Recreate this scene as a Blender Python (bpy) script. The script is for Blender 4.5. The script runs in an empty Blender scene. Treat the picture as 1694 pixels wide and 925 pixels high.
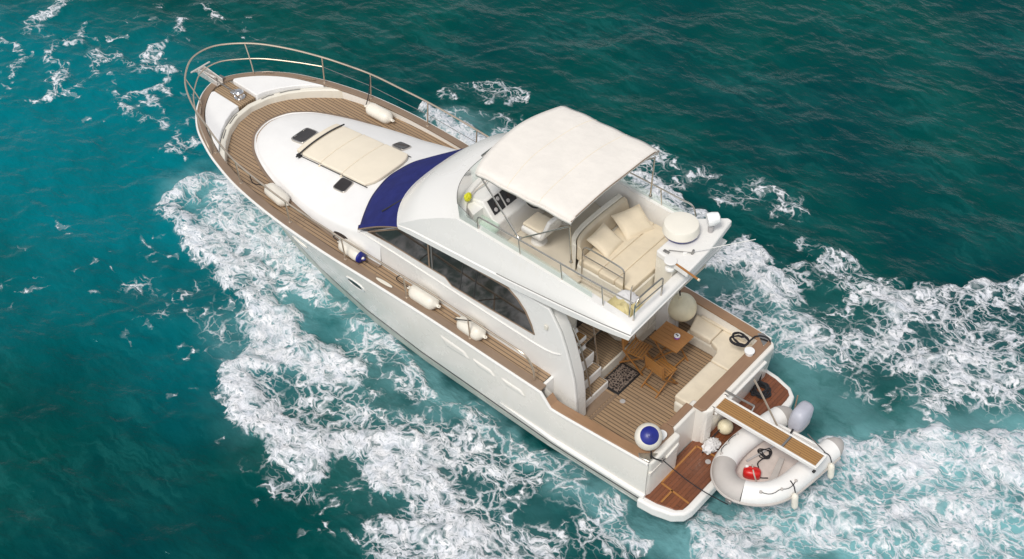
import bpy, bmesh, math, random
import numpy as np
from mathutils import Vector, Matrix

scene = bpy.context.scene
random.seed(4)

# ------------------------------------------------------------------ camera
cam_d = bpy.data.cameras.new('camera')
cam_o = bpy.data.objects.new('camera', cam_d)
scene.collection.objects.link(cam_o)
yaw, pitch, roll = -0.8597082, 0.7638098, -0.008547
fw = Vector((math.cos(yaw) * math.cos(pitch), math.sin(yaw) * math.cos(pitch), -math.sin(pitch)))
rt = Vector((math.sin(yaw), -math.cos(yaw), 0))
up = rt.cross(fw)
r2 = rt * math.cos(roll) + up * math.sin(roll)
u2 = up * math.cos(roll) - rt * math.sin(roll)
mat3 = Matrix((r2, u2, -fw)).transposed()
cam_o.matrix_world = Matrix.Translation((-7.491, 15.1904, 20.6987)) @ mat3.to_4x4()
cam_d.sensor_width = 36
cam_d.lens = 2267.967 / 1694 * 36
cam_d.clip_end = 8000
scene.camera = cam_o

# ------------------------------------------------------------------ sky, sun, exposure
SUN_AZ, SUN_EL = math.radians(105), math.radians(56)       # azimuth from +x (the bow) towards +y (port)
SUN = Vector((math.cos(SUN_AZ) * math.cos(SUN_EL), math.sin(SUN_AZ) * math.cos(SUN_EL), math.sin(SUN_EL)))
world = bpy.data.worlds.new('World')
scene.world = world
world.use_nodes = True
wn = world.node_tree.nodes
wl = world.node_tree.links
wn.clear()
sky = wn.new('ShaderNodeTexSky')
sky.sky_type = 'NISHITA'
sky.sun_disc = False
sky.sun_elevation = SUN_EL
sky.sun_rotation = math.atan2(SUN.x, SUN.y)
sky.dust_density = 1.0
hsv = wn.new('ShaderNodeHueSaturation')
hsv.inputs['Saturation'].default_value = 0.20                # an even layer of cloud
bg = wn.new('ShaderNodeBackground')
bg.inputs['Strength'].default_value = 0.12
wo = wn.new('ShaderNodeOutputWorld')
wl.new(sky.outputs[0], hsv.inputs['Color'])
wl.new(hsv.outputs[0], bg.inputs['Color'])
wl.new(bg.outputs[0], wo.inputs['Surface'])

sun_d = bpy.data.lights.new('sun', 'SUN')
sun_d.energy = 1.7
sun_d.angle = math.radians(16)
sun_d.color = (1.0, 0.95, 0.87)
sun_o = bpy.data.objects.new('sun', sun_d)
scene.collection.objects.link(sun_o)
sun_o.rotation_euler = (-SUN).to_track_quat('-Z', 'Y').to_euler()
sun_o.location = SUN * 60

vs = scene.view_settings
vs.view_transform = 'Standard'
vs.look = 'None'
vs.exposure = 0.37
vs.gamma = 1
vs.use_curve_mapping = False

# ------------------------------------------------------------------ helpers
def catmull(pts, n=6, closed=False):
    P = [Vector(p) for p in pts]
    out = []
    N = len(P)
    segs = N if closed else N - 1
    for i in range(segs):
        if closed:
            a, b, c, d = P[(i - 1) % N], P[i], P[(i + 1) % N], P[(i + 2) % N]
        else:
            a, b, c, d = P[max(i - 1, 0)], P[i], P[i + 1], P[min(i + 2, N - 1)]
        for k in range(n):
            t = k / n
            out.append(0.5 * ((2 * b) + (c - a) * t + (2 * a - 5 * b + 4 * c - d) * t * t + (3 * b - a - 3 * c + d) * t ** 3))
    if not closed:
        out.append(P[-1])
    return out


def lerp(a, b, t):
    return a + (b - a) * t


def interp(x, tab):
    if x <= tab[0][0]:
        return tab[0][1]
    for (x0, y0), (x1, y1) in zip(tab, tab[1:]):
        if x <= x1:
            return lerp(y0, y1, (x - x0) / (x1 - x0))
    return tab[-1][1]


class MB:
    def __init__(self):
        self.v = []
        self.f = []
        self.M = Matrix.Identity(4)

    def add(self, verts, faces):
        o = len(self.v)
        self.v += [tuple(self.M @ Vector(p)) for p in verts]
        self.f += [tuple(i + o for i in f) for f in faces]
        return self

    def box(self, x0, x1, y0, y1, z0, z1):
        v = [(x, y, z) for z in (z0, z1) for y in (y0, y1) for x in (x0, x1)]
        return self.add(v, [(0, 2, 3, 1), (4, 5, 7, 6), (0, 1, 5, 4), (2, 6, 7, 3), (0, 4, 6, 2), (1, 3, 7, 5)])

    def prism(self, poly, z0, z1):
        """poly in plan (x, y); z0/z1 numbers or functions of (x, y)"""
        f0 = z0 if callable(z0) else (lambda x, y: z0)
        f1 = z1 if callable(z1) else (lambda x, y: z1)
        n = len(poly)
        v = [(x, y, f0(x, y)) for x, y in poly] + [(x, y, f1(x, y)) for x, y in poly]
        f = [tuple(range(n - 1, -1, -1)), tuple(range(n, 2 * n))]
        f += [(i, (i + 1) % n, n + (i + 1) % n, n + i) for i in range(n)]
        return self.add(v, f)

    def slab(self, pts, off):
        """a polygon of 3-D points thickened by the vector off"""
        n = len(pts)
        off = Vector(off)
        v = [tuple(p) for p in pts] + [tuple(Vector(p) + off) for p in pts]
        f = [tuple(range(n - 1, -1, -1)), tuple(range(n, 2 * n))]
        f += [(i, (i + 1) % n, n + (i + 1) % n, n + i) for i in range(n)]
        return self.add(v, f)

    def loft(self, rings, close=True, loop=False, cap=True):
        n = len(rings[0])
        v = [tuple(p) for r in rings for p in r]
        f = []
        R = len(rings)
        for i in range(R if loop else R - 1):
            a, b = i * n, ((i + 1) % R) * n
            for k in range(n if close else n - 1):
                k2 = (k + 1) % n
                f.append((a + k, a + k2, b + k2, b + k))
        if cap and close and not loop:
            f.append(tuple(range(n - 1, -1, -1)))
            f.append(tuple(range((R - 1) * n, R * n)))
        return self.add(v, f)

    def tube(self, path, r, n=8, closed=False):
        P = [Vector(p) for p in path]
        N = len(P)
        rings = []
        prev = None
        for i in range(N):
            if closed:
                t = P[(i + 1) % N] - P[i - 1]
            else:
                t = P[min(i + 1, N - 1)] - P[max(i - 1, 0)]
            if t.length < 1e-9:
                t = Vector((0, 0, 1))
            t.normalize()
            if prev is None:
                a = Vector((0, 0, 1)) if abs(t.z) < 0.9 else Vector((1, 0, 0))
                u = t.cross(a).normalized()
            else:
                u = (prev - t * prev.dot(t)).normalized()
            prev = u
            w = t.cross(u)
            rr = r[i] if isinstance(r, (list, tuple)) else r
            rings.append([P[i] + (u * math.cos(2 * math.pi * k / n) + w * math.sin(2 * math.pi * k / n)) * rr for k in range(n)])
        return self.loft(rings, True, closed, not closed)

    def lathe(self, prof, a, b=None, n=20):
        """prof: (radius, height) from the bottom up; along z from a, or from a towards b"""
        a = Vector(a)
        d = Vector((0, 0, 1)) if b is None else (Vector(b) - a).normalized()
        h = Vector((0, 0, 1)) if abs(d.z) < 0.9 else Vector((1, 0, 0))
        u = d.cross(h).normalized()
        w = d.cross(u)
        rings = [[a + d * z + (u * math.cos(2 * math.pi * k / n) + w * math.sin(2 * math.pi * k / n)) * max(r, 1e-4) for k in range(n)] for r, z in prof]
        return self.loft(rings, True, False, True)

    def grid(self, rows):
        n = len(rows[0])
        v = [tuple(p) for r in rows for p in r]
        f = [(i * n + k, i * n + k + 1, (i + 1) * n + k + 1, (i + 1) * n + k) for i in range(len(rows) - 1) for k in range(n - 1)]
        return self.add(v, f)

    def build(self, name, mat, parent=None, bevel=0, seg=2, angle=38, subd=0, solid=0):
        me = bpy.data.meshes.new(name)
        me.from_pydata(self.v, [], self.f)
        bm = bmesh.new()
        bm.from_mesh(me)
        bmesh.ops.recalc_face_normals(bm, faces=bm.faces)
        bm.to_mesh(me)
        bm.free()
        me.shade_smooth()
        me.set_sharp_from_angle(angle=math.radians(angle))
        me.materials.append(mat)
        o = bpy.data.objects.new(name, me)
        scene.collection.objects.link(o)
        if parent is not None:
            o.parent = parent
        if solid:
            m = o.modifiers.new('solid', 'SOLIDIFY')
            m.thickness = solid
            m.offset = 0
        if bevel:
            m = o.modifiers.new('bevel', 'BEVEL')
            m.width = bevel
            m.segments = seg
            m.limit_method = 'ANGLE'
            m.angle_limit = math.radians(angle)
            m.harden_normals = False
        if subd:
            m = o.modifiers.new('sub', 'SUBSURF')
            m.levels = subd
            m.render_levels = subd
        return o


def tag(o, label=None, cat=None, group=None, kind=None):
    if label:
        o['label'] = label
    if cat:
        o['category'] = cat
    if group:
        o['group'] = group
    if kind:
        o['kind'] = kind
    return o


def thing(name, label, cat, loc=(0, 0, 0), rz=0, group=None):
    o = bpy.data.objects.new(name, None)
    scene.collection.objects.link(o)
    o.location = loc
    o.rotation_euler = (0, 0, rz)
    o.empty_display_size = 0.2
    return tag(o, label, cat, group)


def copy_tree(o, parent=None):
    c = o.copy()
    scene.collection.objects.link(c)
    if parent is not None:
        c.parent = parent
    for ch in list(o.children):
        copy_tree(ch, c)
    return c


# ------------------------------------------------------------------ materials
class NT:
    def __init__(self, name):
        self.m = bpy.data.materials.new(name)
        self.m.use_nodes = True
        self.n = self.m.node_tree.nodes
        self.l = self.m.node_tree.links
        self.b = self.n['Principled BSDF']
        self.out = self.n['Material Output']

    def node(self, t, **kw):
        n = self.n.new(t)
        for k, v in kw.items():
            setattr(n, k, v)
        return n

    def put(self, sock, v):
        if isinstance(v, bpy.types.NodeSocket):
            self.l.new(v, sock)
        else:
            sock.default_value = v

    def math(self, op, a, b=None, c=None, clamp=False):
        n = self.node('ShaderNodeMath', operation=op, use_clamp=clamp)
        self.put(n.inputs[0], a)
        if b is not None:
            self.put(n.inputs[1], b)
        if c is not None:
            self.put(n.inputs[2], c)
        return n.outputs[0]

    def vmath(self, op, a, b=None, scale=None):
        n = self.node('ShaderNodeVectorMath', operation=op)
        self.put(n.inputs[0], a)
        if b is not None:
            self.put(n.inputs[1], b)
        if scale is not None:
            self.put(n.inputs['Scale'], scale)
        return n.outputs[0]

    def noise(self, vec, scale, detail=3, rough=0.5, out=0, dist=0.0):
        n = self.node('ShaderNodeTexNoise')
        self.put(n.inputs['Vector'], vec)
        n.inputs['Scale'].default_value = scale
        n.inputs['Detail'].default_value = detail
        n.inputs['Roughness'].default_value = rough
        n.inputs['Distortion'].default_value = dist
        return n.outputs[out]

    def ramp(self, v, lo, hi, a=0.0, b=1.0):
        n = self.node('ShaderNodeMapRange', interpolation_type='SMOOTHSTEP')
        self.put(n.inputs['Value'], v)
        self.put(n.inputs['From Min'], lo)
        self.put(n.inputs['From Max'], hi)
        self.put(n.inputs['To Min'], a)
        self.put(n.inputs['To Max'], b)
        return n.outputs[0]

    def mix(self, f, a, b):
        n = self.node('ShaderNodeMix', data_type='RGBA')
        self.put(n.inputs[0], f)
        self.put(n.inputs[6], a if isinstance(a, bpy.types.NodeSocket) else (*a, 1))
        self.put(n.inputs[7], b if isinstance(b, bpy.types.NodeSocket) else (*b, 1))
        return n.outputs[2]

    def bump(self, h, strength=0.3, dist=0.01):
        n = self.node('ShaderNodeBump')
        n.inputs['Strength'].default_value = strength
        n.inputs['Distance'].default_value = dist
        self.put(n.inputs['Height'], h)
        self.l.new(n.outputs[0], self.b.inputs['Normal'])

    def pos(self):
        return self.node('ShaderNodeTexCoord').outputs['Object']


def plain(name, col, rough=0.4, metal=0.0, var=0.06, vscale=3.0, bump=0.0, bscale=60, spec=0.5, coat=0.0):
    t = NT(name)
    p = t.pos()
    v = t.noise(p, vscale, 4, 0.6)
    k = t.ramp(v, 0.3, 0.7)
    t.l.new(t.mix(k, [c * (1 - var) for c in col], [min(c * (1 + var * 0.6), 0.95) for c in col]), t.b.inputs['Base Color'])
    t.put(t.b.inputs['Roughness'], t.ramp(v, 0.2, 0.8, rough * 0.85, rough * 1.15))
    t.b.inputs['Metallic'].default_value = metal
    t.b.inputs['Specular IOR Level'].default_value = spec
    t.b.inputs['Coat Weight'].default_value = coat
    if bump:
        t.bump(t.noise(p, bscale, 3, 0.6), bump, 0.01)
    return t.m


def teak(name, col, caulk, pitch_m=0.07, gap=0.2, axis='y', rough=0.6, tone=0.22, coat=0.0, wet=None):
    t = NT(name)
    sep = t.node('ShaderNodeSeparateXYZ')
    p = t.pos()
    t.l.new(p, sep.inputs[0])
    a, b = (sep.outputs['Y'], sep.outputs['X']) if axis == 'y' else (sep.outputs['X'], sep.outputs['Y'])
    s = t.math('DIVIDE', a, pitch_m)
    idn = t.math('FLOOR', s)
    fr = t.math('FRACT', s)
    wn_ = t.node('ShaderNodeTexWhiteNoise', noise_dimensions='1D')
    t.l.new(idn, wn_.inputs['W'])
    joint = t.math('FRACT', t.math('ADD', t.math('DIVIDE', b, 2.1), wn_.outputs[0]))
    dark = t.math('MAXIMUM', t.math('LESS_THAN', fr, gap), t.math('LESS_THAN', joint, 0.004))
    cmb = t.node('ShaderNodeCombineXYZ')
    t.l.new(t.math('MULTIPLY', b, 2.0), cmb.inputs[0])
    t.l.new(t.math('MULTIPLY', a, 40.0), cmb.inputs[1])
    t.l.new(t.math('MULTIPLY', wn_.outputs[0], 37.0), cmb.inputs[2])
    grain = t.noise(cmb.outputs[0], 1.0, 4, 0.6)
    big = t.noise(p, 1.1, 4, 0.65)
    k = t.math('ADD', t.math('MULTIPLY', grain, 0.5), t.math('MULTIPLY', wn_.outputs[0], 0.5))
    wood = t.mix(k, [c * (1 - tone) for c in col], [c * (1 + tone) for c in col])
    wood = t.mix(t.ramp(big, 0.35, 0.75, 0.0, 0.45), wood, [c * 0.72 + 0.03 for c in col])
    t.l.new(t.mix(dark, wood, caulk), t.b.inputs['Base Color'])
    t.b.inputs['Roughness'].default_value = rough
    t.b.inputs['Coat Weight'].default_value = coat
    t.b.inputs['Coat Roughness'].default_value = 0.12
    if wet:
        w = t.ramp(t.noise(p, 2.2, 5, 0.7), 0.42, 0.6)
        t.put(t.b.inputs['Roughness'], t.ramp(w, 0, 1, 0.45, 0.12))
    t.bump(t.math('SUBTRACT', t.math('MULTIPLY', grain, 0.2), dark), 0.25, 0.004)
    return t.m


def wood(name, col, rough=0.4, axis='x', tone=0.3, coat=0.2, slats=0):
    t = NT(name)
    p = t.pos()
    mp = t.node('ShaderNodeMapping')
    mp.inputs['Scale'].default_value = (1.5, 30, 30) if axis == 'x' else (30, 1.5, 30)
    t.l.new(p, mp.inputs[0])
    g = t.noise(mp.outputs[0], 1.0, 5, 0.6, dist=0.4)
    big = t.noise(p, 2.0, 3, 0.5)
    c = t.mix(g, [x * (1 - tone) for x in col], [x * (1 + tone) for x in col])
    c = t.mix(t.ramp(big, 0.3, 0.8, 0, 0.35), c, [x * 0.6 for x in col])
    t.l.new(c, t.b.inputs['Base Color'])
    t.b.inputs['Roughness'].default_value = rough
    t.b.inputs['Coat Weight'].default_value = coat
    t.bump(g, 0.15, 0.004)
    return t.m


def fabric(name, col, rough=0.85, wr=0.3, scale=5.0, var=0.07):
    t = NT(name)
    p = t.pos()
    v = t.noise(p, scale, 4, 0.55)
    t.l.new(t.mix(t.ramp(v, 0.3, 0.7), [c * (1 - var) for c in col], [min(c * (1 + var * .5), .95) for c in col]), t.b.inputs['Base Color'])
    t.b.inputs['Roughness'].default_value = rough
    t.b.inputs['Specular IOR Level'].default_value = 0.25
    h = t.math('ADD', v, t.math('MULTIPLY', t.noise(p, 220, 2, 0.5), 0.06))
    t.bump(h, wr, 0.04)
    return t.m


def dark_glass(name, col=(0.012, 0.014, 0.016), ior=1.8, rough=0.03):
    t = NT(name)
    p = t.pos()
    v = t.noise(p, 1.6, 3, 0.5)
    t.l.new(t.mix(v, [c * 0.6 for c in col], [c * 1.8 for c in col]), t.b.inputs['Base Color'])
    t.b.inputs['Roughness'].default_value = rough
    t.b.inputs['IOR'].default_value = ior
    return t.m


def clear_glass(name, tint=(0.93, 0.985, 0.955)):
    t = NT(name)
    t.n.remove(t.b)
    tr = t.node('ShaderNodeBsdfTransparent')
    tr.inputs[0].default_value = (*tint, 1)
    gl = t.node('ShaderNodeBsdfGlossy')
    gl.inputs['Roughness'].default_value = 0.03
    df = t.node('ShaderNodeBsdfDiffuse')
    df.inputs[0].default_value = (0.80, 0.90, 0.83, 1)
    lw = t.node('ShaderNodeLayerWeight')
    lw.inputs[0].default_value = 0.12
    m1 = t.node('ShaderNodeMixShader')
    m1.inputs[0].default_value = 0.22
    t.l.new(tr.outputs[0], m1.inputs[1])
    t.l.new(df.outputs[0], m1.inputs[2])
    m2 = t.node('ShaderNodeMixShader')
    t.l.new(lw.outputs[0], m2.inputs[0])
    t.l.new(m1.outputs[0], m2.inputs[1])
    t.l.new(gl.outputs[0], m2.inputs[2])
    t.l.new(m2.outputs[0], t.out.inputs['Surface'])
    return t.m


def gelcoat(name, col, dirt=0.05):
    """white moulding with faint streaks and grime"""
    t = NT(name)
    p = t.pos()
    a = t.noise(p, 0.9, 5, 0.65)
    mp = t.node('ShaderNodeMapping')
    mp.inputs['Scale'].default_value = (9, 9, 0.8)
    t.l.new(p, mp.inputs[0])
    st = t.noise(mp.outputs[0], 1.0, 4, 0.6)
    k = t.math('MULTIPLY', t.ramp(a, 0.4, 0.75), t.ramp(st, 0.4, 0.8))
    t.l.new(t.mix(k, col, [col[0] * (1 - dirt), col[1] * (1 - dirt * 1.25), col[2] * (1 - dirt * 1.8)]), t.b.inputs['Base Color'])
    t.put(t.b.inputs['Roughness'], t.ramp(a, 0.3, 0.8, 0.22, 0.36))
    t.b.inputs['Coat Weight'].default_value = 0.15
    t.bump(t.noise(p, 1.3, 2, 0.5), 0.05, 0.05)
    return t.m


M = dict(
    gel=gelcoat('white_gelcoat', (0.80, 0.785, 0.76)),
    hull=gelcoat('hull_gelcoat', (0.81, 0.775, 0.72), 0.06),
    gel_cream=gelcoat('cream_gelcoat', (0.76, 0.72, 0.63), 0.12),
    gel_pad=plain('antislip_white', (0.82, 0.81, 0.80), 0.55, var=0.02, bump=0.1, bscale=150),
    stripe=plain('dark_boot_stripe', (0.03, 0.035, 0.045), 0.3),
    antifoul=plain('pale_bottom_paint', (0.50, 0.52, 0.46), 0.5, var=0.15),
    teak=teak('weathered_teak', (0.37, 0.25, 0.15), (0.085, 0.060, 0.042), 0.078, 0.22),
    teak_cross=teak('weathered_teak_short', (0.38, 0.265, 0.16), (0.085, 0.060, 0.042), 0.06, 0.2, 'y'),
    teak_wet=teak('wet_teak', (0.19, 0.062, 0.024), (0.04, 0.016, 0.01), 0.075, 0.07, 'x', 0.35, 0.35, 0.1, wet=True),
    teak_gold=teak('golden_teak', (0.40, 0.215, 0.075), (0.10, 0.05, 0.02), 0.05, 0.16, 'y', 0.45, 0.15),
    cap=wood('cap_rail_wood', (0.255, 0.18, 0.125), 0.5, tone=0.18, coat=0.05),
    cap_warm=wood('coaming_wood', (0.33, 0.195, 0.11), 0.42, tone=0.18, coat=0.15),
    cap_cross=wood('transom_wood', (0.30, 0.18, 0.11), 0.42, axis='y', tone=0.18, coat=0.15),
    oak=wood('varnished_wood', (0.40, 0.175, 0.045), 0.35, tone=0.25, coat=0.3),
    oak_cross=wood('varnished_wood_cross', (0.42, 0.19, 0.048), 0.35, axis='y', tone=0.25, coat=0.3),
    steel=plain('stainless_steel', (0.62, 0.58, 0.53), 0.22, 1.0, 0.05),
    steel_warm=plain('pulpit_steel', (0.60, 0.50, 0.40), 0.36, 0.75, 0.05),
    steel_dark=plain('dull_steel', (0.30, 0.29, 0.28), 0.35, 0.8),
    anchor=plain('galvanised_steel', (0.74, 0.70, 0.66), 0.4, 0.35, 0.08),
    chrome=plain('chrome', (0.75, 0.75, 0.76), 0.1, 1.0, 0.03),
    cream=fabric('cream_vinyl', (0.76, 0.67, 0.53), 0.6, 0.25, 4),
    tan=fabric('tan_vinyl', (0.74, 0.64, 0.485), 0.6, 0.25, 4),
    pad=fabric('sunpad_vinyl', (0.79, 0.71, 0.58), 0.6, 0.06, 3, 0.03),
    canvas=fabric('bimini_canvas', (0.80, 0.755, 0.70), 0.9, 0.5, 3.2, 0.03),
    blue=fabric('navy_canvas', (0.018, 0.024, 0.145), 0.9, 0.35, 4.0, 0.15),
    fender=plain('fender_white', (0.80, 0.75, 0.66), 0.4, var=0.05, vscale=4),
    dome=plain('dome_plastic', (0.82, 0.78, 0.69), 0.4, var=0.02),
    fender_y=plain('aged_fender', (0.74, 0.67, 0.48), 0.4, var=0.08, vscale=6),
    fblue=plain('fender_blue', (0.012, 0.02, 0.22), 0.35, var=0.2),
    black=plain('black_plastic', (0.02, 0.02, 0.022), 0.4),
    smoked=dark_glass('smoked_acrylic', (0.03, 0.026, 0.026), 1.5, 0.08),
    window=dark_glass('tinted_window', (0.024, 0.019, 0.015), 1.7, 0.06),
    glass=clear_glass('green_acrylic'),
    rope=plain('black_rope', (0.018, 0.018, 0.022), 0.9, bump=0.4, bscale=90),
    rope_w=plain('pale_rope', (0.55, 0.50, 0.44), 0.9, bump=0.4, bscale=90),
    hypalon=fabric('white_tube_fabric', (0.86, 0.845, 0.825), 0.5, 0.06, 3, 0.03),
    hyp_grey=fabric('grey_tube_fabric', (0.50, 0.465, 0.44), 0.6, 0.1, 3),
    dfloor=plain('dinghy_floor', (0.62, 0.54, 0.50), 0.6, var=0.12),
    cowl=plain('outboard_cowl', (0.46, 0.47, 0.54), 0.4, var=0.08),
    red=plain('red_plastic', (0.62, 0.02, 0.018), 0.35),
    yellow=fabric('yellow_cloth', (0.72, 0.70, 0.05), 0.9, 0.5, 12),
    towel=fabric('pale_yellow_towel', (0.72, 0.62, 0.33), 0.95, 0.7, 9),
    cloth=fabric('white_cloth', (0.74, 0.73, 0.74), 0.9, 0.7, 9),
    violet=plain('violet_plastic', (0.32, 0.10, 0.48), 0.35),
    white=plain('bright_white_plastic', (0.86, 0.86, 0.86), 0.35, var=0.02),
    beige=plain('beige_floor', (0.66, 0.60, 0.50), 0.6, var=0.05, bump=0.1, bscale=120),
    grey=plain('grey_plastic', (0.45, 0.43, 0.43), 0.5),
    dark_in=plain('dark_interior', (0.05, 0.035, 0.03), 0.6),
    purple=fabric('dark_cushion', (0.05, 0.02, 0.04), 0.8, 0.4, 6),
)


def mat_mat():
    t = NT('door_mat_pile')
    p = t.pos()
    v = t.node('ShaderNodeTexVoronoi', feature='DISTANCE_TO_EDGE')
    t.l.new(t.vmath('ADD', p, t.vmath('SCALE', t.noise(p, 14, 2, 0.5, 1), scale=0.09)), v.inputs['Vector'])
    v.inputs['Scale'].default_value = 17
    t.l.new(t.mix(t.ramp(v.outputs[0], 0.06, 0.16), (0.22, 0.17, 0.14), (0.018, 0.012, 0.012)), t.b.inputs['Base Color'])
    t.b.inputs['Roughness'].default_value = 0.95
    return t.m


M['mat'] = mat_mat()

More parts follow.
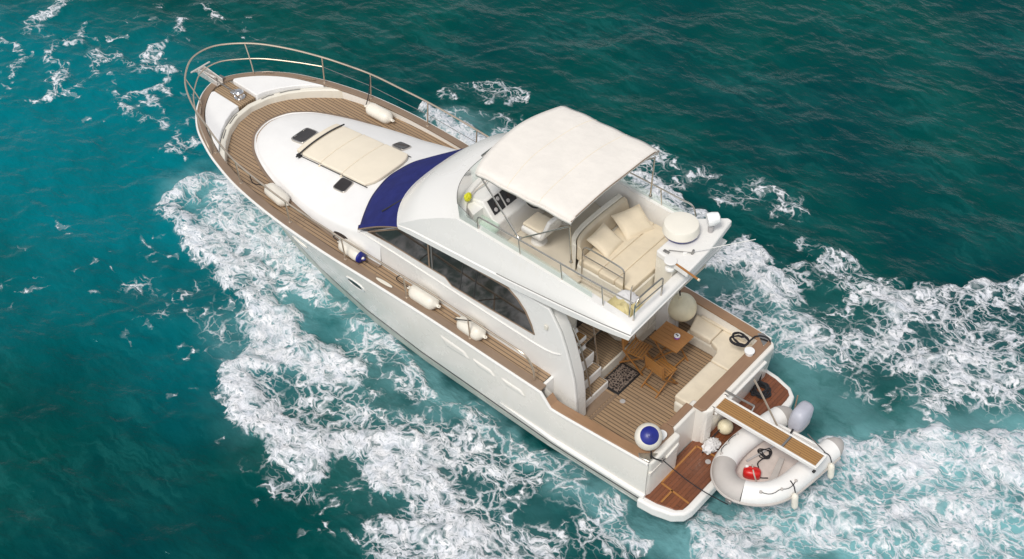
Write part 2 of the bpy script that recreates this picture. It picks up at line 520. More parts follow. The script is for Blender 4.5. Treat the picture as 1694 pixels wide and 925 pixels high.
# ------------------------------------------------------------------ the sea
# strokes of foam, aerated water and shallower turquoise lying on the water: ((x, y, radius)..., amount)
FOAM = [
    ([(13.22, 2.76, 1.1), (10.35, 3.82, 1.0), (9.28, 5.15, 0.8), (7.31, 5.54, 0.8), (5.47, 5.69, 0.9), (3.93, 5.64, 0.9)], 0.3),
    ([(11.41, 1.11, 0.12), (9.01, 1.75, 0.15), (6.6, 2.03, 0.15), (4.5, 2.17, 0.15), (2.41, 2.28, 0.2), (0.9, 2.2, 0.3)], 0.5),
    ([(14.19, 2.08, 0.3), (13.12, 2.14, 0.55), (11.85, 2.26, 0.6), (10.71, 2.56, 0.55), (9.88, 2.96, 0.5), (9.3, 3.4, 0.6)], 0.9),
    ([(14.47, 1.55, 0.35), (14.46, 0.73, 0.45), (13.6, 0.44, 0.5)], 0.86),
    ([(13.4, 0.99, 0.8), (11.88, 1.23, 0.8), (10.55, 1.55, 0.7), (9.68, 1.83, 0.5)], 0.74),
    ([(12.91, 2.49, 0.5), (11.68, 3.01, 0.6), (11.02, 3.91, 0.8)], 0.36),
    ([(9.44, 4.37, 0.35), (9.24, 3.8, 0.6), (8.63, 3.18, 0.7), (7.74, 2.99, 0.7)], 0.85),
    ([(9.4, 4.65, 0.3), (8.18, 4.75, 0.4), (7.17, 5.03, 0.4), (6.34, 5.01, 0.4)], 0.9),
    ([(7.99, 4.28, 0.9), (6.69, 4.02, 1.0), (5.64, 3.73, 1.0), (4.51, 3.57, 1.0)], 0.62),
    ([(6.5, 4.86, 0.5), (5.84, 4.2, 0.5), (5.02, 3.7, 0.5)], 0.82),
    ([(5.22, 4.17, 0.6), (4.47, 4.11, 0.6), (3.82, 4.31, 0.6), (3.19, 4.67, 0.6), (2.62, 4.97, 0.7)], 0.85),
    ([(5.05, 2.63, 0.9), (3.63, 2.63, 0.9), (2.28, 2.45, 0.8)], 0.52),
    ([(2.69, 3.89, 1.0), (1.92, 3.07, 0.8), (1.32, 2.38, 0.7)], 0.5),
    ([(3.77, 5.5, 0.8), (2.87, 5.34, 0.8), (1.79, 4.43, 1.0)], 0.64),
    ([(1.5, 3.93, 0.6), (0.79, 3.07, 0.6), (0.49, 2.56, 0.5)], 0.5),
    ([(9.01, 1.75, 0.5), (7.85, 2.18, 0.6), (6.16, 2.31, 0.5)], 0.52),
    ([(5.67, 5.49, 0.6), (4.32, 5.09, 0.6)], 0.38),
    ([(12.5, 4.19, 0.9), (10.76, 4.63, 0.7)], 0.3),
    ([(21.84, 0.72, 2.6), (20.58, -1.06, 2.4), (18.35, -1.48, 1.8)], 0.24),
    ([(23.53, -1.87, 0.2), (23.34, -1.23, 0.24), (23.36, -0.74, 0.27), (23.01, -0.45, 0.24), (22.3, -0.47, 0.2), (21.87, -0.16, 0.15), (21.61, 0.17, 0.18), (21.04, 0.16, 0.24), (20.71, 0.49, 0.22), (20.4, 1.34, 0.2)], 0.51),
    ([(22.12, -1.73, 0.15), (21.9, -1.26, 0.21), (22.08, -0.84, 0.24), (21.62, -0.85, 0.15), (21.0, -0.78, 0.18), (20.42, -0.64, 0.24), (20.34, -1.07, 0.24), (20.76, -1.27, 0.15)], 0.51),
    ([(20.54, -3.29, 0.24), (20.02, -3.02, 0.2), (19.79, -2.46, 0.18), (19.72, -1.59, 0.24), (19.41, -1.41, 0.15), (18.86, -1.59, 0.27), (18.46, -1.39, 0.22), (18.35, -0.78, 0.18)], 0.51),
    ([(20.38, -0.61, 0.15), (20.05, -0.16, 0.2), (20.03, 0.52, 0.15), (20.23, 1.13, 0.2), (20.48, 1.68, 0.15), (21.07, 2.0, 0.2)], 0.45),
    ([(20.34, -1.07, 0.15), (19.81, -0.9, 0.2), (19.22, -1.18, 0.15)], 0.45),
    ([(18.42, 0.22, 0.22), (18.04, 0.24, 0.2), (17.29, 0.07, 0.27), (17.48, -0.43, 0.2), (18.02, -0.65, 0.15)], 0.5),
    ([(16.64, -0.06, 0.22), (16.81, -0.4, 0.15), (16.62, -0.72, 0.15)], 0.41),
    ([(16.5, 0.15, 0.2), (15.98, 0.37, 0.27), (15.78, -0.11, 0.2)], 0.47),
    ([(23.16, 0.47, 0.2), (22.56, 0.6, 0.18), (21.84, 0.72, 0.2), (21.61, 1.07, 0.15), (21.65, 1.42, 0.15)], 0.45),
    ([(18.29, -0.83, 0.15), (18.63, -0.04, 0.2), (19.27, 0.33, 0.15)], 0.38),
    ([(18.62, 0.45, 1.0), (17.59, -0.07, 1.0), (15.95, 0.31, 0.8)], 0.24),
    ([(20.96, -3.41, 1.2), (18.4, -3.81, 0.9)], 0.27),
    ([(15.29, 5.02, 1.2), (13.68, 3.92, 1.0)], 0.24),
    ([(12.28, -4.52, 0.3), (11.29, -4.44, 0.45), (10.24, -4.38, 0.45), (9.59, -4.4, 0.4)], 0.97),
    ([(12.48, -5.52, 0.4), (11.86, -6.22, 0.4), (10.89, -6.52, 0.35)], 0.52),
    ([(11.56, -4.96, 0.5), (10.08, -5.55, 0.6)], 0.48),
    ([(6.57, -5.71, 0.4), (5.64, -5.52, 0.4), (4.84, -5.35, 0.5)], 0.82),
    ([(6.53, -6.51, 0.8), (5.28, -6.97, 0.8), (3.6, -7.23, 0.8)], 0.42),
    ([(3.77, -5.98, 0.5), (2.45, -6.68, 0.5)], 0.34),
    ([(3.88, -4.56, 0.3), (3.19, -5.34, 0.35), (2.3, -4.82, 0.35), (2.0, -4.51, 0.3)], 0.85),
    ([(2.68, -4.8, 0.8), (2.87, -3.9, 0.8)], 0.42),
    ([(2.07, -4.82, 0.5), (1.27, -5.74, 0.6), (0.47, -6.16, 0.5), (-0.26, -5.92, 0.4)], 0.64),
    ([(2.39, -6.33, 0.4), (1.41, -6.5, 0.4), (0.36, -6.5, 0.35)], 0.5),
    ([(-0.17, -6.08, 0.3), (-0.64, -7.09, 0.32), (-1.51, -7.62, 0.32), (-2.19, -8.25, 0.4)], 0.74),
    ([(-0.51, -6.25, 0.6), (-1.58, -6.91, 0.6), (-2.5, -7.57, 0.7)], 0.52),
    ([(2.06, -3.62, 1.0), (0.7, -3.83, 1.1), (-0.6, -4.03, 1.1), (-1.9, -4.68, 1.3), (-3.44, -5.56, 1.4)], 0.54),
    ([(1.38, -3.96, 0.8), (0.33, -3.92, 0.7)], 0.6),
    ([(-1.09, -4.66, 0.6), (-2.11, -5.31, 0.6), (-2.94, -5.78, 0.7)], 0.63),
    ([(0.45, -4.62, 0.9), (-1.27, -5.61, 1.0), (-3.02, -6.74, 1.2)], 0.5),
    ([(-1.25, -1.63, 0.4), (-2.27, -2.49, 0.55), (-3.18, -3.2, 0.6), (-4.21, -3.93, 0.7)], 0.8),
    ([(-1.05, 0.92, 1.2), (-2.03, -0.63, 1.4), (-3.26, -1.85, 1.6), (-4.7, -2.88, 1.8)], 0.56),
    ([(-0.35, 1.47, 0.5), (-0.78, 1.32, 0.7), (-1.15, 1.87, 0.9)], 0.82),
    ([(-3.19, -0.37, 1.0), (-4.19, -1.21, 1.2), (-5.11, -1.99, 1.3)], 0.5),
    ([(11.5, -1.6, 0.25), (9.5, -2.4, 0.4), (7.0, -2.75, 0.45), (4.0, -2.8, 0.5), (1.5, -2.7, 0.5)], 0.85),
    ([(-2.0, -0.6, 1.3), (-5.0, -0.9, 1.8), (-9.0, -1.0, 2.2)], 0.6),
    ([(0.5, 5.2, 0.9), (-3.0, 6.6, 1.0), (-7.0, 8.0, 1.1)], 0.62),
]
AER = [
    ([(11.75, 0.99, 0.5), (9.14, 1.62, 0.4), (6.3, 1.99, 0.35), (2.91, 2.22, 0.35), (0.94, 2.15, 0.5)], 0.6),
    ([(-0.37, 1.49, 1.0), (-1.6, -0.27, 1.6), (-2.83, -1.48, 1.8), (-4.64, -3.01, 2.0)], 0.95),
    ([(0.91, -2.76, 0.9), (-0.54, -2.48, 0.9)], 0.4),
    ([(14.34, 0.92, 0.8), (11.88, 1.23, 1.0), (9.54, 1.96, 0.8)], 0.6),
    ([(9.59, 3.65, 0.9), (8.11, 2.63, 1.0), (5.94, 2.55, 0.9)], 0.38),
    ([(7.66, 4.42, 1.2), (5.64, 3.73, 1.3), (3.03, 4.18, 1.6)], 0.12),
    ([(2.87, -3.9, 1.0), (1.67, -3.48, 1.0), (0.54, -2.85, 0.9)], 0.4),
    ([(0.61, -3.91, 1.2), (-1.8, -4.61, 1.5), (-3.51, -5.41, 1.6)], 0.1),
    ([(11.37, -4.31, 0.8), (9.72, -4.45, 0.8)], 0.5),
    ([(-2.0, -0.6, 1.6), (-5.0, -0.9, 2.0), (-9.0, -1.0, 2.4)], 0.8),
]
TURQ = [
    ([(21.21, 2.62, 4.5), (18.7, 1.51, 4.0), (15.22, 1.66, 2.6)], 1.0),
    ([(13.84, 3.8, 3.0), (11.02, 3.91, 2.5)], 0.55),
    ([(17.51, 4.44, 3), (15.12, 5.14, 2.5)], 0.45),
]


def perlin(x, y, seed=0):
    rng = np.random.RandomState(seed)
    perm = rng.permutation(512)
    perm = np.concatenate([perm, perm])
    ang = rng.rand(512) * 2 * np.pi
    gx, gy = np.cos(ang), np.sin(ang)
    xi = np.floor(x).astype(int)
    yi = np.floor(y).astype(int)
    xf, yf = x - xi, y - yi
    u = xf ** 3 * (xf * (xf * 6 - 15) + 10)
    v = yf ** 3 * (yf * (yf * 6 - 15) + 10)

    def g(ix, iy, dx, dy):
        h = perm[(perm[ix & 511] + iy) & 511]
        return gx[h] * dx + gy[h] * dy
    a = g(xi, yi, xf, yf)
    b = g(xi + 1, yi, xf - 1, yf)
    c = g(xi, yi + 1, xf, yf - 1)
    d = g(xi + 1, yi + 1, xf - 1, yf - 1)
    return (a + (b - a) * u) + ((c + (d - c) * u) - (a + (b - a) * u)) * v


def fbm(x, y, sc, oct_=4, seed=0, rough=0.5):
    s, a, t = 0, 1, 0
    for i in range(oct_):
        s = s + a * perlin(x * sc + 17.3 * i, y * sc - 9.1 * i, seed + i)
        t += a
        a *= rough
        sc *= 2.03
    return s / t


def stroke_field(X, Y, strokes, soft=1.0):
    D = np.zeros_like(X)
    for pts, amt in strokes:
        best = np.zeros_like(X)
        segs = list(zip(pts, pts[1:])) if len(pts) > 1 else [(pts[0], pts[0])]
        for (x0, y0, r0), (x1, y1, r1) in segs:
            dx, dy = x1 - x0, y1 - y0
            L = dx * dx + dy * dy + 1e-9
            t = np.clip(((X - x0) * dx + (Y - y0) * dy) / L, 0, 1)
            d = np.hypot(X - x0 - t * dx, Y - y0 - t * dy) / ((r0 + (r1 - r0) * t) * soft)
            k = np.clip(1.45 - d, 0, 1)
            best = np.maximum(best, k * k * (3 - 2 * k))
        D = np.maximum(D, best * amt) + 0.18 * np.minimum(D, best * amt)
    return np.clip(D, 0, 1)


def make_sea():
    def axis(lo, hi, step):
        a = list(np.arange(lo, hi, step))
        g, s = [], step
        p = hi
        while p < 4000:
            g.append(p)
            s *= 1.22
            p += s
        h, s = [], step
        p = lo - step
        while p > -4000:
            h.append(p)
            s *= 1.22
            p -= s
        return np.array(h[::-1] + a + g)
    xs = axis(-8, 27, 0.07)
    ys = axis(-21, 13, 0.07)
    X, Y = np.meshgrid(xs, ys, indexing='ij')
    near = np.clip(1.2 - np.hypot(X - 8, Y + 4) / 60, 0, 1)
    wx = X + 0.9 * fbm(X, Y, 0.8, 3, 5) + 0.30 * fbm(X, Y, 2.6, 3, 8)
    wy = Y + 0.9 * fbm(X, Y, 0.8, 3, 15) + 0.30 * fbm(X, Y, 2.6, 3, 18)
    foam = stroke_field(wx, wy, FOAM)
    foam = np.clip(foam * (1 + 0.45 * fbm(X, Y, 0.9, 3, 91)), 0, 1)
    aer = stroke_field(wx, wy, AER, 1.15)
    turq = stroke_field(X + 1.2 * fbm(X, Y, 0.3, 3, 31), Y + 1.2 * fbm(X, Y, 0.3, 3, 37), TURQ, 1.1)
    rng = np.random.RandomState(3)
    Z = np.zeros_like(X)
    dx = X + 0.9 * fbm(X, Y, 0.35, 3, 41)
    dy = Y + 0.9 * fbm(X, Y, 0.35, 3, 47)
    for i in range(46):
        lam = 0.38 * (7.0 / 0.38) ** rng.rand()
        th = math.radians(115) + rng.randn() * 0.75
        k = 2 * np.pi / lam
        s = np.sin(k * (dx * math.cos(th) + dy * math.sin(th)) + rng.rand() * 6.28)
        Z += 0.0040 * lam ** 0.95 * (1 - 2 * np.sqrt(s * s + 0.15)) * (1.0 if lam < 3 else 0.7)
    Z += 0.10 * fbm(X, Y, 0.22, 3, 61)
    churn = np.clip(foam * 1.2, 0, 1)
    Z += churn * (0.15 * fbm(wx, wy, 1.3, 4, 71) + 0.10 * fbm(wx, wy, 4.5, 3, 75)) + 0.20 * foam ** 2
    # the sea stays below the boat's bottom inside its waterline
    ins = np.clip((2.3 - np.abs(Y)) / 0.7, 0, 1) * np.clip((X + 1.2) / 0.8, 0, 1) * np.clip((14.4 - X) / 1.5, 0, 1)
    Z = np.where(Z > 0, Z * (1 - 0.7 * ins), Z)
    Z *= near
    nx, ny = X.shape
    co = np.stack([X, Y, Z], -1).reshape(-1, 3).astype(np.float32)
    ii = np.arange(nx * ny).reshape(nx, ny)
    quads = np.stack([ii[:-1, :-1], ii[1:, :-1], ii[1:, 1:], ii[:-1, 1:]], -1).reshape(-1, 4)
    me = bpy.data.meshes.new('sea_water')
    me.vertices.add(len(co))
    me.vertices.foreach_set('co', co.ravel())
    nq = len(quads)
    me.loops.add(nq * 4)
    me.loops.foreach_set('vertex_index', quads.ravel().astype(np.int32))
    me.polygons.add(nq)
    me.polygons.foreach_set('loop_start', np.arange(0, nq * 4, 4, dtype=np.int32))
    me.update(calc_edges=True)
    for nm, arr in (('foam', foam), ('aer', aer), ('turq', turq)):
        at = me.attributes.new(nm, 'FLOAT', 'POINT')
        at.data.foreach_set('value', arr.ravel().astype(np.float32))
    me.shade_smooth()
    o = bpy.data.objects.new('sea_water', me)
    scene.collection.objects.link(o)
    o['kind'] = 'structure'

    t = NT('sea')
    p = t.pos()

    def att(n):
        a = t.node('ShaderNodeAttribute', attribute_name=n)
        return a.outputs['Fac']
    fo, ae, tq = att('foam'), att('aer'), att('turq')
    # warped coordinates: torn, stringy foam
    w1 = t.vmath('SUBTRACT', t.noise(p, 0.9, 4, 0.6, 1), (0.5, 0.5, 0.5))
    w2 = t.vmath('SUBTRACT', t.noise(p, 3.4, 4, 0.6, 1), (0.5, 0.5, 0.5))
    q = t.vmath('ADD', p, t.vmath('ADD', t.vmath('SCALE', w1, scale=0.9), t.vmath('SCALE', w2, scale=0.26)))
    flat = t.node('ShaderNodeMapping')
    flat.inputs['Scale'].default_value = (0.8, 1.1, 0.25)
    t.l.new(q, flat.inputs[0])
    q = flat.outputs[0]

    fine = t.noise(q, 4.5, 6, 0.68)
    micro = t.noise(q, 17.0, 4, 0.65)
    patch = t.noise(p, 1.1, 5, 0.6)
    dd = t.math('ADD', t.math('ADD', fo, t.ramp(fo, 0.3, 0.5, 0.0, 0.02)), t.math('MULTIPLY', t.math('SUBTRACT', patch, 0.5), t.ramp(fo, 0.05, 0.35, 0.0, 0.75)))
    dd = t.math('ADD', dd, t.math('ADD', t.math('MULTIPLY', t.math('SUBTRACT', fine, 0.5), 0.30), t.math('MULTIPLY', t.math('SUBTRACT', t.noise(p, 0.55, 2, 0.5), 0.5), t.ramp(fo, 0.05, 0.4, 0.0, 0.55))))

    def cells(scale, r_lo, r_hi, w):
        # round dark holes in the foam; they shrink as it thickens
        v = t.node('ShaderNodeTexVoronoi', feature='F1', voronoi_dimensions='2D')
        t.l.new(q, v.inputs['Vector'])
        v.inputs['Scale'].default_value = scale
        r = t.node('ShaderNodeMapRange', clamp=False)
        t.l.new(dd, r.inputs['Value'])
        r.inputs['From Min'].default_value = 0.2
        r.inputs['From Max'].default_value = 1.0
        r.inputs['To Min'].default_value = r_lo
        r.inputs['To Max'].default_value = r_hi
        rr = r.outputs[0]
        return t.ramp(v.outputs['Distance'], t.math('SUBTRACT', rr, w), t.math('ADD', rr, w))
    m1 = cells(1.7, 0.68, 0.20, 0.06)
    m2 = cells(4.2, 0.66, 0.18, 0.09)
    m3 = cells(10.5, 0.62, 0.12, 0.16)
    mask = t.math('MULTIPLY', t.math('MULTIPLY', m1, m2), t.math('ADD', t.math('MULTIPLY', m3, 0.85), 0.15))

    def net(scale, w0, w1, lo, hi, amt):
        # threads of foam strung between the clumps
        v = t.node('ShaderNodeTexVoronoi', feature='DISTANCE_TO_EDGE', voronoi_dimensions='2D')
        t.l.new(q, v.inputs['Vector'])
        v.inputs['Scale'].default_value = scale
        w = t.ramp(dd, lo, 1.0, w0, w1)
        e = t.math('SUBTRACT', 1.0, t.math('DIVIDE', v.outputs['Distance'], w), clamp=True)
        return t.math('MULTIPLY', t.math('POWER', e, 0.9), t.ramp(dd, lo, hi, 0.0, amt))
    mask = t.math('MAXIMUM', mask, t.math('MAXIMUM', net(2.3, 0.06, 0.20, 0.36, 0.62, 0.95), net(6.0, 0.08, 0.24, 0.42, 0.68, 0.80)))
    mask = t.math('MULTIPLY', mask, t.ramp(fo, 0.04, 0.20))
    mist = t.math('MULTIPLY', t.ramp(dd, 0.6, 1.15, 0.0, 0.42), t.ramp(fine, 0.34, 0.66))
    mask = t.math('MAXIMUM', mask, mist)
    mask = t.math('MULTIPLY', mask, t.ramp(micro, 0.28, 0.58, 0.60, 1.0))
    h = mask
    # a thin veil of bubbles round the foam
    veil = t.math('MULTIPLY', t.ramp(dd, 0.15, 0.8), t.ramp(fo, 0.1, 0.6))
    big = t.noise(p, 0.16, 3, 0.5)
    mid = t.noise(q, 0.55, 4, 0.6)
    deep = t.mix(t.ramp(big, 0.35, 0.65), (0.000, 0.040, 0.045), (0.000, 0.057, 0.050))
    deep = t.mix(t.ramp(mid, 0.40, 0.75, 0.0, 0.55), deep, (0.003, 0.062, 0.060))
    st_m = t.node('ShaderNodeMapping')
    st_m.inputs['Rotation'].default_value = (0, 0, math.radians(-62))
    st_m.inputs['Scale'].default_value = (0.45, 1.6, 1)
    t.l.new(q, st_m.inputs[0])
    sheen_streak = t.math('SUBTRACT', 1.0, t.math('ABSOLUTE', t.math('MULTIPLY', t.math('SUBTRACT', t.noise(st_m.outputs[0], 1.0, 4, 0.55, dist=0.8), 0.5), 5.0)), clamp=True)
    sheen_streak = t.math('MULTIPLY', t.math('POWER', sheen_streak, 3.0), t.ramp(t.noise(p, 0.35, 3, 0.5), 0.35, 0.65))
    deep = t.mix(t.math('MULTIPLY', sheen_streak, 0.55), deep, (0.010, 0.105, 0.100))  # pale streaks: sky reflections on ripples, mixed into the water colour
    c = t.mix(t.math('MULTIPLY', tq, t.ramp(mid, 0.2, 0.7, 0.75, 1.0)), deep, (0.0, 0.150, 0.185))
    c = t.mix(t.math('MULTIPLY', veil, 0.20), c, (0.06, 0.17, 0.19))
    milky = t.math('MULTIPLY', ae, t.ramp(t.noise(q, 1.1, 5, 0.6), 0.15, 0.6))
    c = t.mix(t.math('MULTIPLY', milky, 0.85), c, (0.20, 0.44, 0.47))
    fcol = t.mix(t.ramp(fine, 0.3, 0.7), (0.60, 0.63, 0.69), (0.86, 0.855, 0.88))
    c = t.mix(mask, c, fcol)
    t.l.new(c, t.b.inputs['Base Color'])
    t.put(t.b.inputs['Roughness'], t.ramp(mask, 0, 1, 0.12, 0.9))
    t.b.inputs['IOR'].default_value = 1.33
    t.b.inputs['Specular Tint'].default_value = (0.42, 0.92, 1.0, 1)
    t.put(t.b.inputs['Specular IOR Level'], t.ramp(mask, 0, 1, 0.15, 0.1))
    rq = t.vmath('ADD', p, t.vmath('SCALE', w1, scale=0.22))
    rmap = t.node('ShaderNodeMapping')
    rmap.inputs['Rotation'].default_value = (0, 0, math.radians(-55))
    rmap.inputs['Scale'].default_value = (0.7, 1.25, 1)
    t.l.new(rq, rmap.inputs[0])
    rq = rmap.outputs[0]
    rip = t.math('ADD', t.math('MULTIPLY', t.noise(rq, 1.9, 2, 0.45), 1.25), t.math('ADD', t.math('MULTIPLY', t.noise(rq, 5.0, 2, 0.5), 0.50), t.math('MULTIPLY', t.noise(rq, 12.0, 2, 0.5), 0.16)))
    hh = t.math('ADD', t.math('MULTIPLY', t.math('MULTIPLY', rip, 0.09), t.ramp(fo, 0.1, 0.7, 1.0, 0.45)), t.math('MULTIPLY', t.math('MULTIPLY', mask, t.math('ADD', fine, 0.3)), 0.030))
    t.bump(hh, 0.7, 1.0)
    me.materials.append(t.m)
    return o


make_sea()

# ------------------------------------------------------------------ the motor yacht: x forward, y to port, z up, water at z = 0
yacht = thing('motor_yacht', 'white flybridge motor yacht with teak decks and a cream awning, under way', 'motor yacht')

YG = [(0.70, 2.0), (2, 2.07), (3.1, 2.11), (5.6, 2.12), (7.2, 2.16), (8.65, 2.21), (10.15, 2.19), (11.43, 2.06), (12.4, 1.83), (13.0, 1.61),
      (13.5, 1.37), (13.95, 1.03), (14.25, 0.69), (14.45, 0.36), (14.55, 0.0)]


def sheer(x):
    return 1.62 + 0.046 * x


def zcap(x):
    if x > 3.1:
        return sheer(x)
    if x < 2.85:
        return 1.47
    return lerp(1.47, sheer(3.1), (x - 2.85) / 0.25)


def deck_z(x):
    return sheer(x) - interp(x, [(3, 0.06), (6, 0.08), (8, 0.105), (10, 0.16), (12, 0.24), (13, 0.26)])


def yg(x):
    return interp(x, YG)


# gunwale in plan, port side from the transom to the stem, evenly spaced
_raw = [Vector((x, y, 0)) for x, y in YG[:-1]] + [Vector((14.55, 0.0, 0)), Vector((14.45, -0.36, 0))]
_cm = [p for p in catmull(_raw, 14) if p.y > -1e-3]
_cm = [p for p in _cm]
_cm[-1].y = 0.0
GUN = []
_acc = 0.0
_step = 0.12
_prev = _cm[0]
GUN.append(_prev.copy())
for p in _cm[1:]:
    d = (p - _prev).length
    while d > 1e-9 and _acc + d >= _step:
        t_ = (_step - _acc) / d
        _prev = _prev.lerp(p, t_)
        GUN.append(_prev.copy())
        d = (p - _prev).length
        _acc = 0.0
    _acc += d
    _prev = p
GUN[-1] = Vector((14.55, 0, 0)) if (GUN[-1] - Vector((14.55, 0, 0))).length < 0.06 else GUN[-1]
if (GUN[-1] - Vector((14.55, 0, 0))).length > 1e-6:
    GUN.append(Vector((14.55, 0, 0)))


def gun_n(i):
    a = GUN[max(i - 1, 0)]
    b = GUN[i + 1] if i + 1 < len(GUN) else Vector((GUN[i - 1].x, -GUN[i - 1].y, 0))
    t = (b - a).normalized()
    return Vector((t.y, -t.x, 0))        # inward (towards the centreline) on the port side


def inset(i, d):
    q = GUN[i] + gun_n(i) * d
    q.y = max(q.y, 0.0)
    return q


YW = [(0.70, 1.96), (3, 1.98), (6.4, 1.86), (8, 1.72), (9.6, 1.47), (10.7, 1.22), (11.7, 0.93), (12.6, 0.55), (13.2, 0.2), (13.4, 0.0)]


def wl_x(x):
    return x if x < 8 else 8 + (x - 8) * (13.4 - 8) / (14.55 - 8)


def hull_pt(i, z):
    """point on the topsides at gunwale station i and height z"""
    g = GUN[i]
    zt = zcap(g.x) - 0.045
    z0 = 0.12
    xw = wl_x(g.x)
    yw = interp(xw, YW)
    t = (z - z0) / (zt - z0)
    if t < 0:
        return Vector((xw, yw * (1 + t * 0.5), z))
    fl = lerp(1.0, 1.5, min(max((g.x - 6) / 7, 0), 1))
    return Vector((lerp(xw, g.x, t ** 1.1), lerp(yw, g.y, t ** fl) + 0.05 * math.sin(math.pi * t) * (1 if g.x < 9 else max(0, 1 - (g.x - 9) / 3)), z))


def hull_xz(x, z):
    """point of the port topsides nearest to x at height z, and the outward normal"""
    best = min(range(len(GUN)), key=lambda i: abs(hull_pt(i, z).x - x))
    i0 = max(best - 1, 0)
    i1 = min(best + 1, len(GUN) - 1)
    a, b = hull_pt(i0, z), hull_pt(i1, z)
    t = (x - a.x) / (b.x - a.x) if abs(b.x - a.x) > 1e-6 else 0
    p = a.lerp(b, t)
    du = b - a
    dv = hull_pt(best, z + 0.1) - hull_pt(best, z - 0.1)
    n = du.cross(dv).normalized()
    if n.y < 0:
        n = -n
    return p, n


def mir(p):
    return Vector((p[0], -p[1], p[2]))


TS = [0, 0.06, 0.14, 0.28, 0.42, 0.56, 0.7, 0.82, 0.92, 1.0]


def hull_ring(i):
    g = GUN[i]
    zt = zcap(g.x) - 0.045
    xw = wl_x(g.x)
    yw = interp(xw, YW)
    low = [Vector((xw - 0.1, 0, -0.75)), Vector((xw - 0.05, yw * 0.7, -0.4)), Vector((xw, yw * 0.93, -0.05))]
    return low + [hull_pt(i, 0.12 + (zt - 0.12) * t) for t in TS]


b = MB()
rp = [hull_ring(i) for i in range(len(GUN))]
b.loft(rp, close=False)
b.loft([[mir(p) for p in r] for r in rp], close=False)
# inner bulwark: from the cap down to the deck or the cockpit floor
inn = []
for i in range(len(GUN)):
    q = inset(i, 0.145 if GUN[i].x > 3 else 0.19)
    g = GUN[i]
    z1 = zcap(g.x) - 0.045
    z0 = deck_z(g.x) - 0.02 if g.x > 3.2 else 0.74
    inn.append([Vector((q.x, q.y, z1)), Vector((q.x, max(q.y - 0.01, 0), z0))])
b.loft(inn, close=False)
b.loft([[mir(p) for p in r] for r in inn], close=False)
hull = b.build('hull', M['hull'], yacht, angle=50)

# boot stripe and bottom paint
for nm, za, zb, m, off in (('boot_stripe', 0.27, 0.325, M['stripe'], 0.004), ('bottom_paint', 0.0, 0.245, M['antifoul'], 0.005)):
    b = MB()
    rows = []
    for i in range(len(GUN)):
        n = gun_n(i) * -off
        dzb = 0.022 * max(GUN[i].x - 2, 0)
        if nm == 'bottom_paint':
            zz = [-0.02, 0.1, zb + dzb]
        else:
            zz = [za + dzb, zb + dzb]
        rows.append([hull_pt(i, z) + n for z in zz])
    b.loft(rows, close=False)
    b.loft([[mir(p) for p in r] for r in rows], close=False)
    b.build(nm, m, hull)

b = MB()
path = [Vector((*(GUN[i] - gun_n(i) * 0.012).xy, zcap(GUN[i].x) - 0.045)) for i in range(len(GUN))]
full = path + [mir(p) for p in path[-2::-1]]
b.tube(full, 0.032, 8)
b.build('rub_rail', M['gel'], hull)
# moulded strake low on the stern quarter
for s in (1, -1):
    b = MB()
    pts = []
    for i in range(len(GUN)):
        if GUN[i].x < 4.2:
            p = hull_pt(i, 0.50 + 0.012 * GUN[i].x)
            pts.append(Vector((p.x, s * (p.y + 0.012), p.z)))
    b.tube(pts, [0.055 - 0.05 * max(0, (p.x - 2.6) / 1.6) for p in pts], 8)
    b.build('strake', M['gel'], hull)


def hull_plate(pts, off0, off1):
    """a thin plate following the topsides: list of (x, z)"""
    a = []
    for x, z in pts:
        p, n = hull_xz(x, z)
        a.append((p, n))
    n = len(a)
    v = [p + nn * off0 for p, nn in a] + [p + nn * off1 for p, nn in a]
    return v, [tuple(range(n)), tuple(range(2 * n - 1, n - 1, -1))] + [(i, (i + 1) % n, n + (i + 1) % n, n + i) for i in range(n)]


def hull_frame(outer, k, off0, off1):
    """a raised rim round an outline (x, z); k = inner scale"""
    cx = sum(p[0] for p in outer) / len(outer)
    cz = sum(p[1] for p in outer) / len(outer)
    ring = []
    for x, z in outer:
        xi, zi = cx + (x - cx) * k, cz + (z - cz) * k
        p, n = hull_xz(x, z)
        q, m_ = hull_xz(xi, zi)
        ring.append([p + n * off0, p + n * off1, q + m_ * off1, q + m_ * off0])
    return ring


def both_sides(v):
    return [mir(p) for p in v]


def oval(cx, cz, a, c, n=24, tilt=0.0, p=2.0):
    out = []
    for k in range(n):
        t = 2 * math.pi * k / n
        ct, st = math.cos(t), math.sin(t)
        u = a * math.copysign(abs(ct) ** (2 / p), ct)
        w = c * math.copysign(abs(st) ** (2 / p), st)
        out.append((cx + u * math.cos(tilt) - w * math.sin(tilt), cz + u * math.sin(tilt) + w * math.cos(tilt)))
    return out


# three moulded vents amidships, a porthole and a hawse recess on each bow
vents = [[(5.70, 1.56), (4.98, 1.50), (4.84, 1.33), (5.48, 1.28)],
         [(4.84, 1.46), (4.32, 1.44), (4.18, 1.30), (4.66, 1.31)],
         [(4.12, 1.43), (3.56, 1.42), (3.44, 1.29), (3.94, 1.29)]]
for vt in vents:
    for s in (1, -1):
        b = MB()
        rows = []
        for j in range(7):
            v_ = j / 6
            row = []
            for i in range(13):
                u_ = i / 12
                x = lerp(lerp(vt[0][0], vt[1][0], u_), lerp(vt[3][0], vt[2][0], u_), v_)
                z = lerp(lerp(vt[0][1], vt[1][1], u_), lerp(vt[3][1], vt[2][1], u_), v_)
                p_, n_ = hull_xz(x, z)
                edge = 1.0 if (0 < i < 12 and 0 < j < 6) else -0.5
                q_ = p_ + n_ * 0.020 * edge
                row.append(q_ if s > 0 else mir(q_))
            rows.append(row)
        b.grid(rows)
        b.build('hull_vent', M['hull'], hull, angle=80)
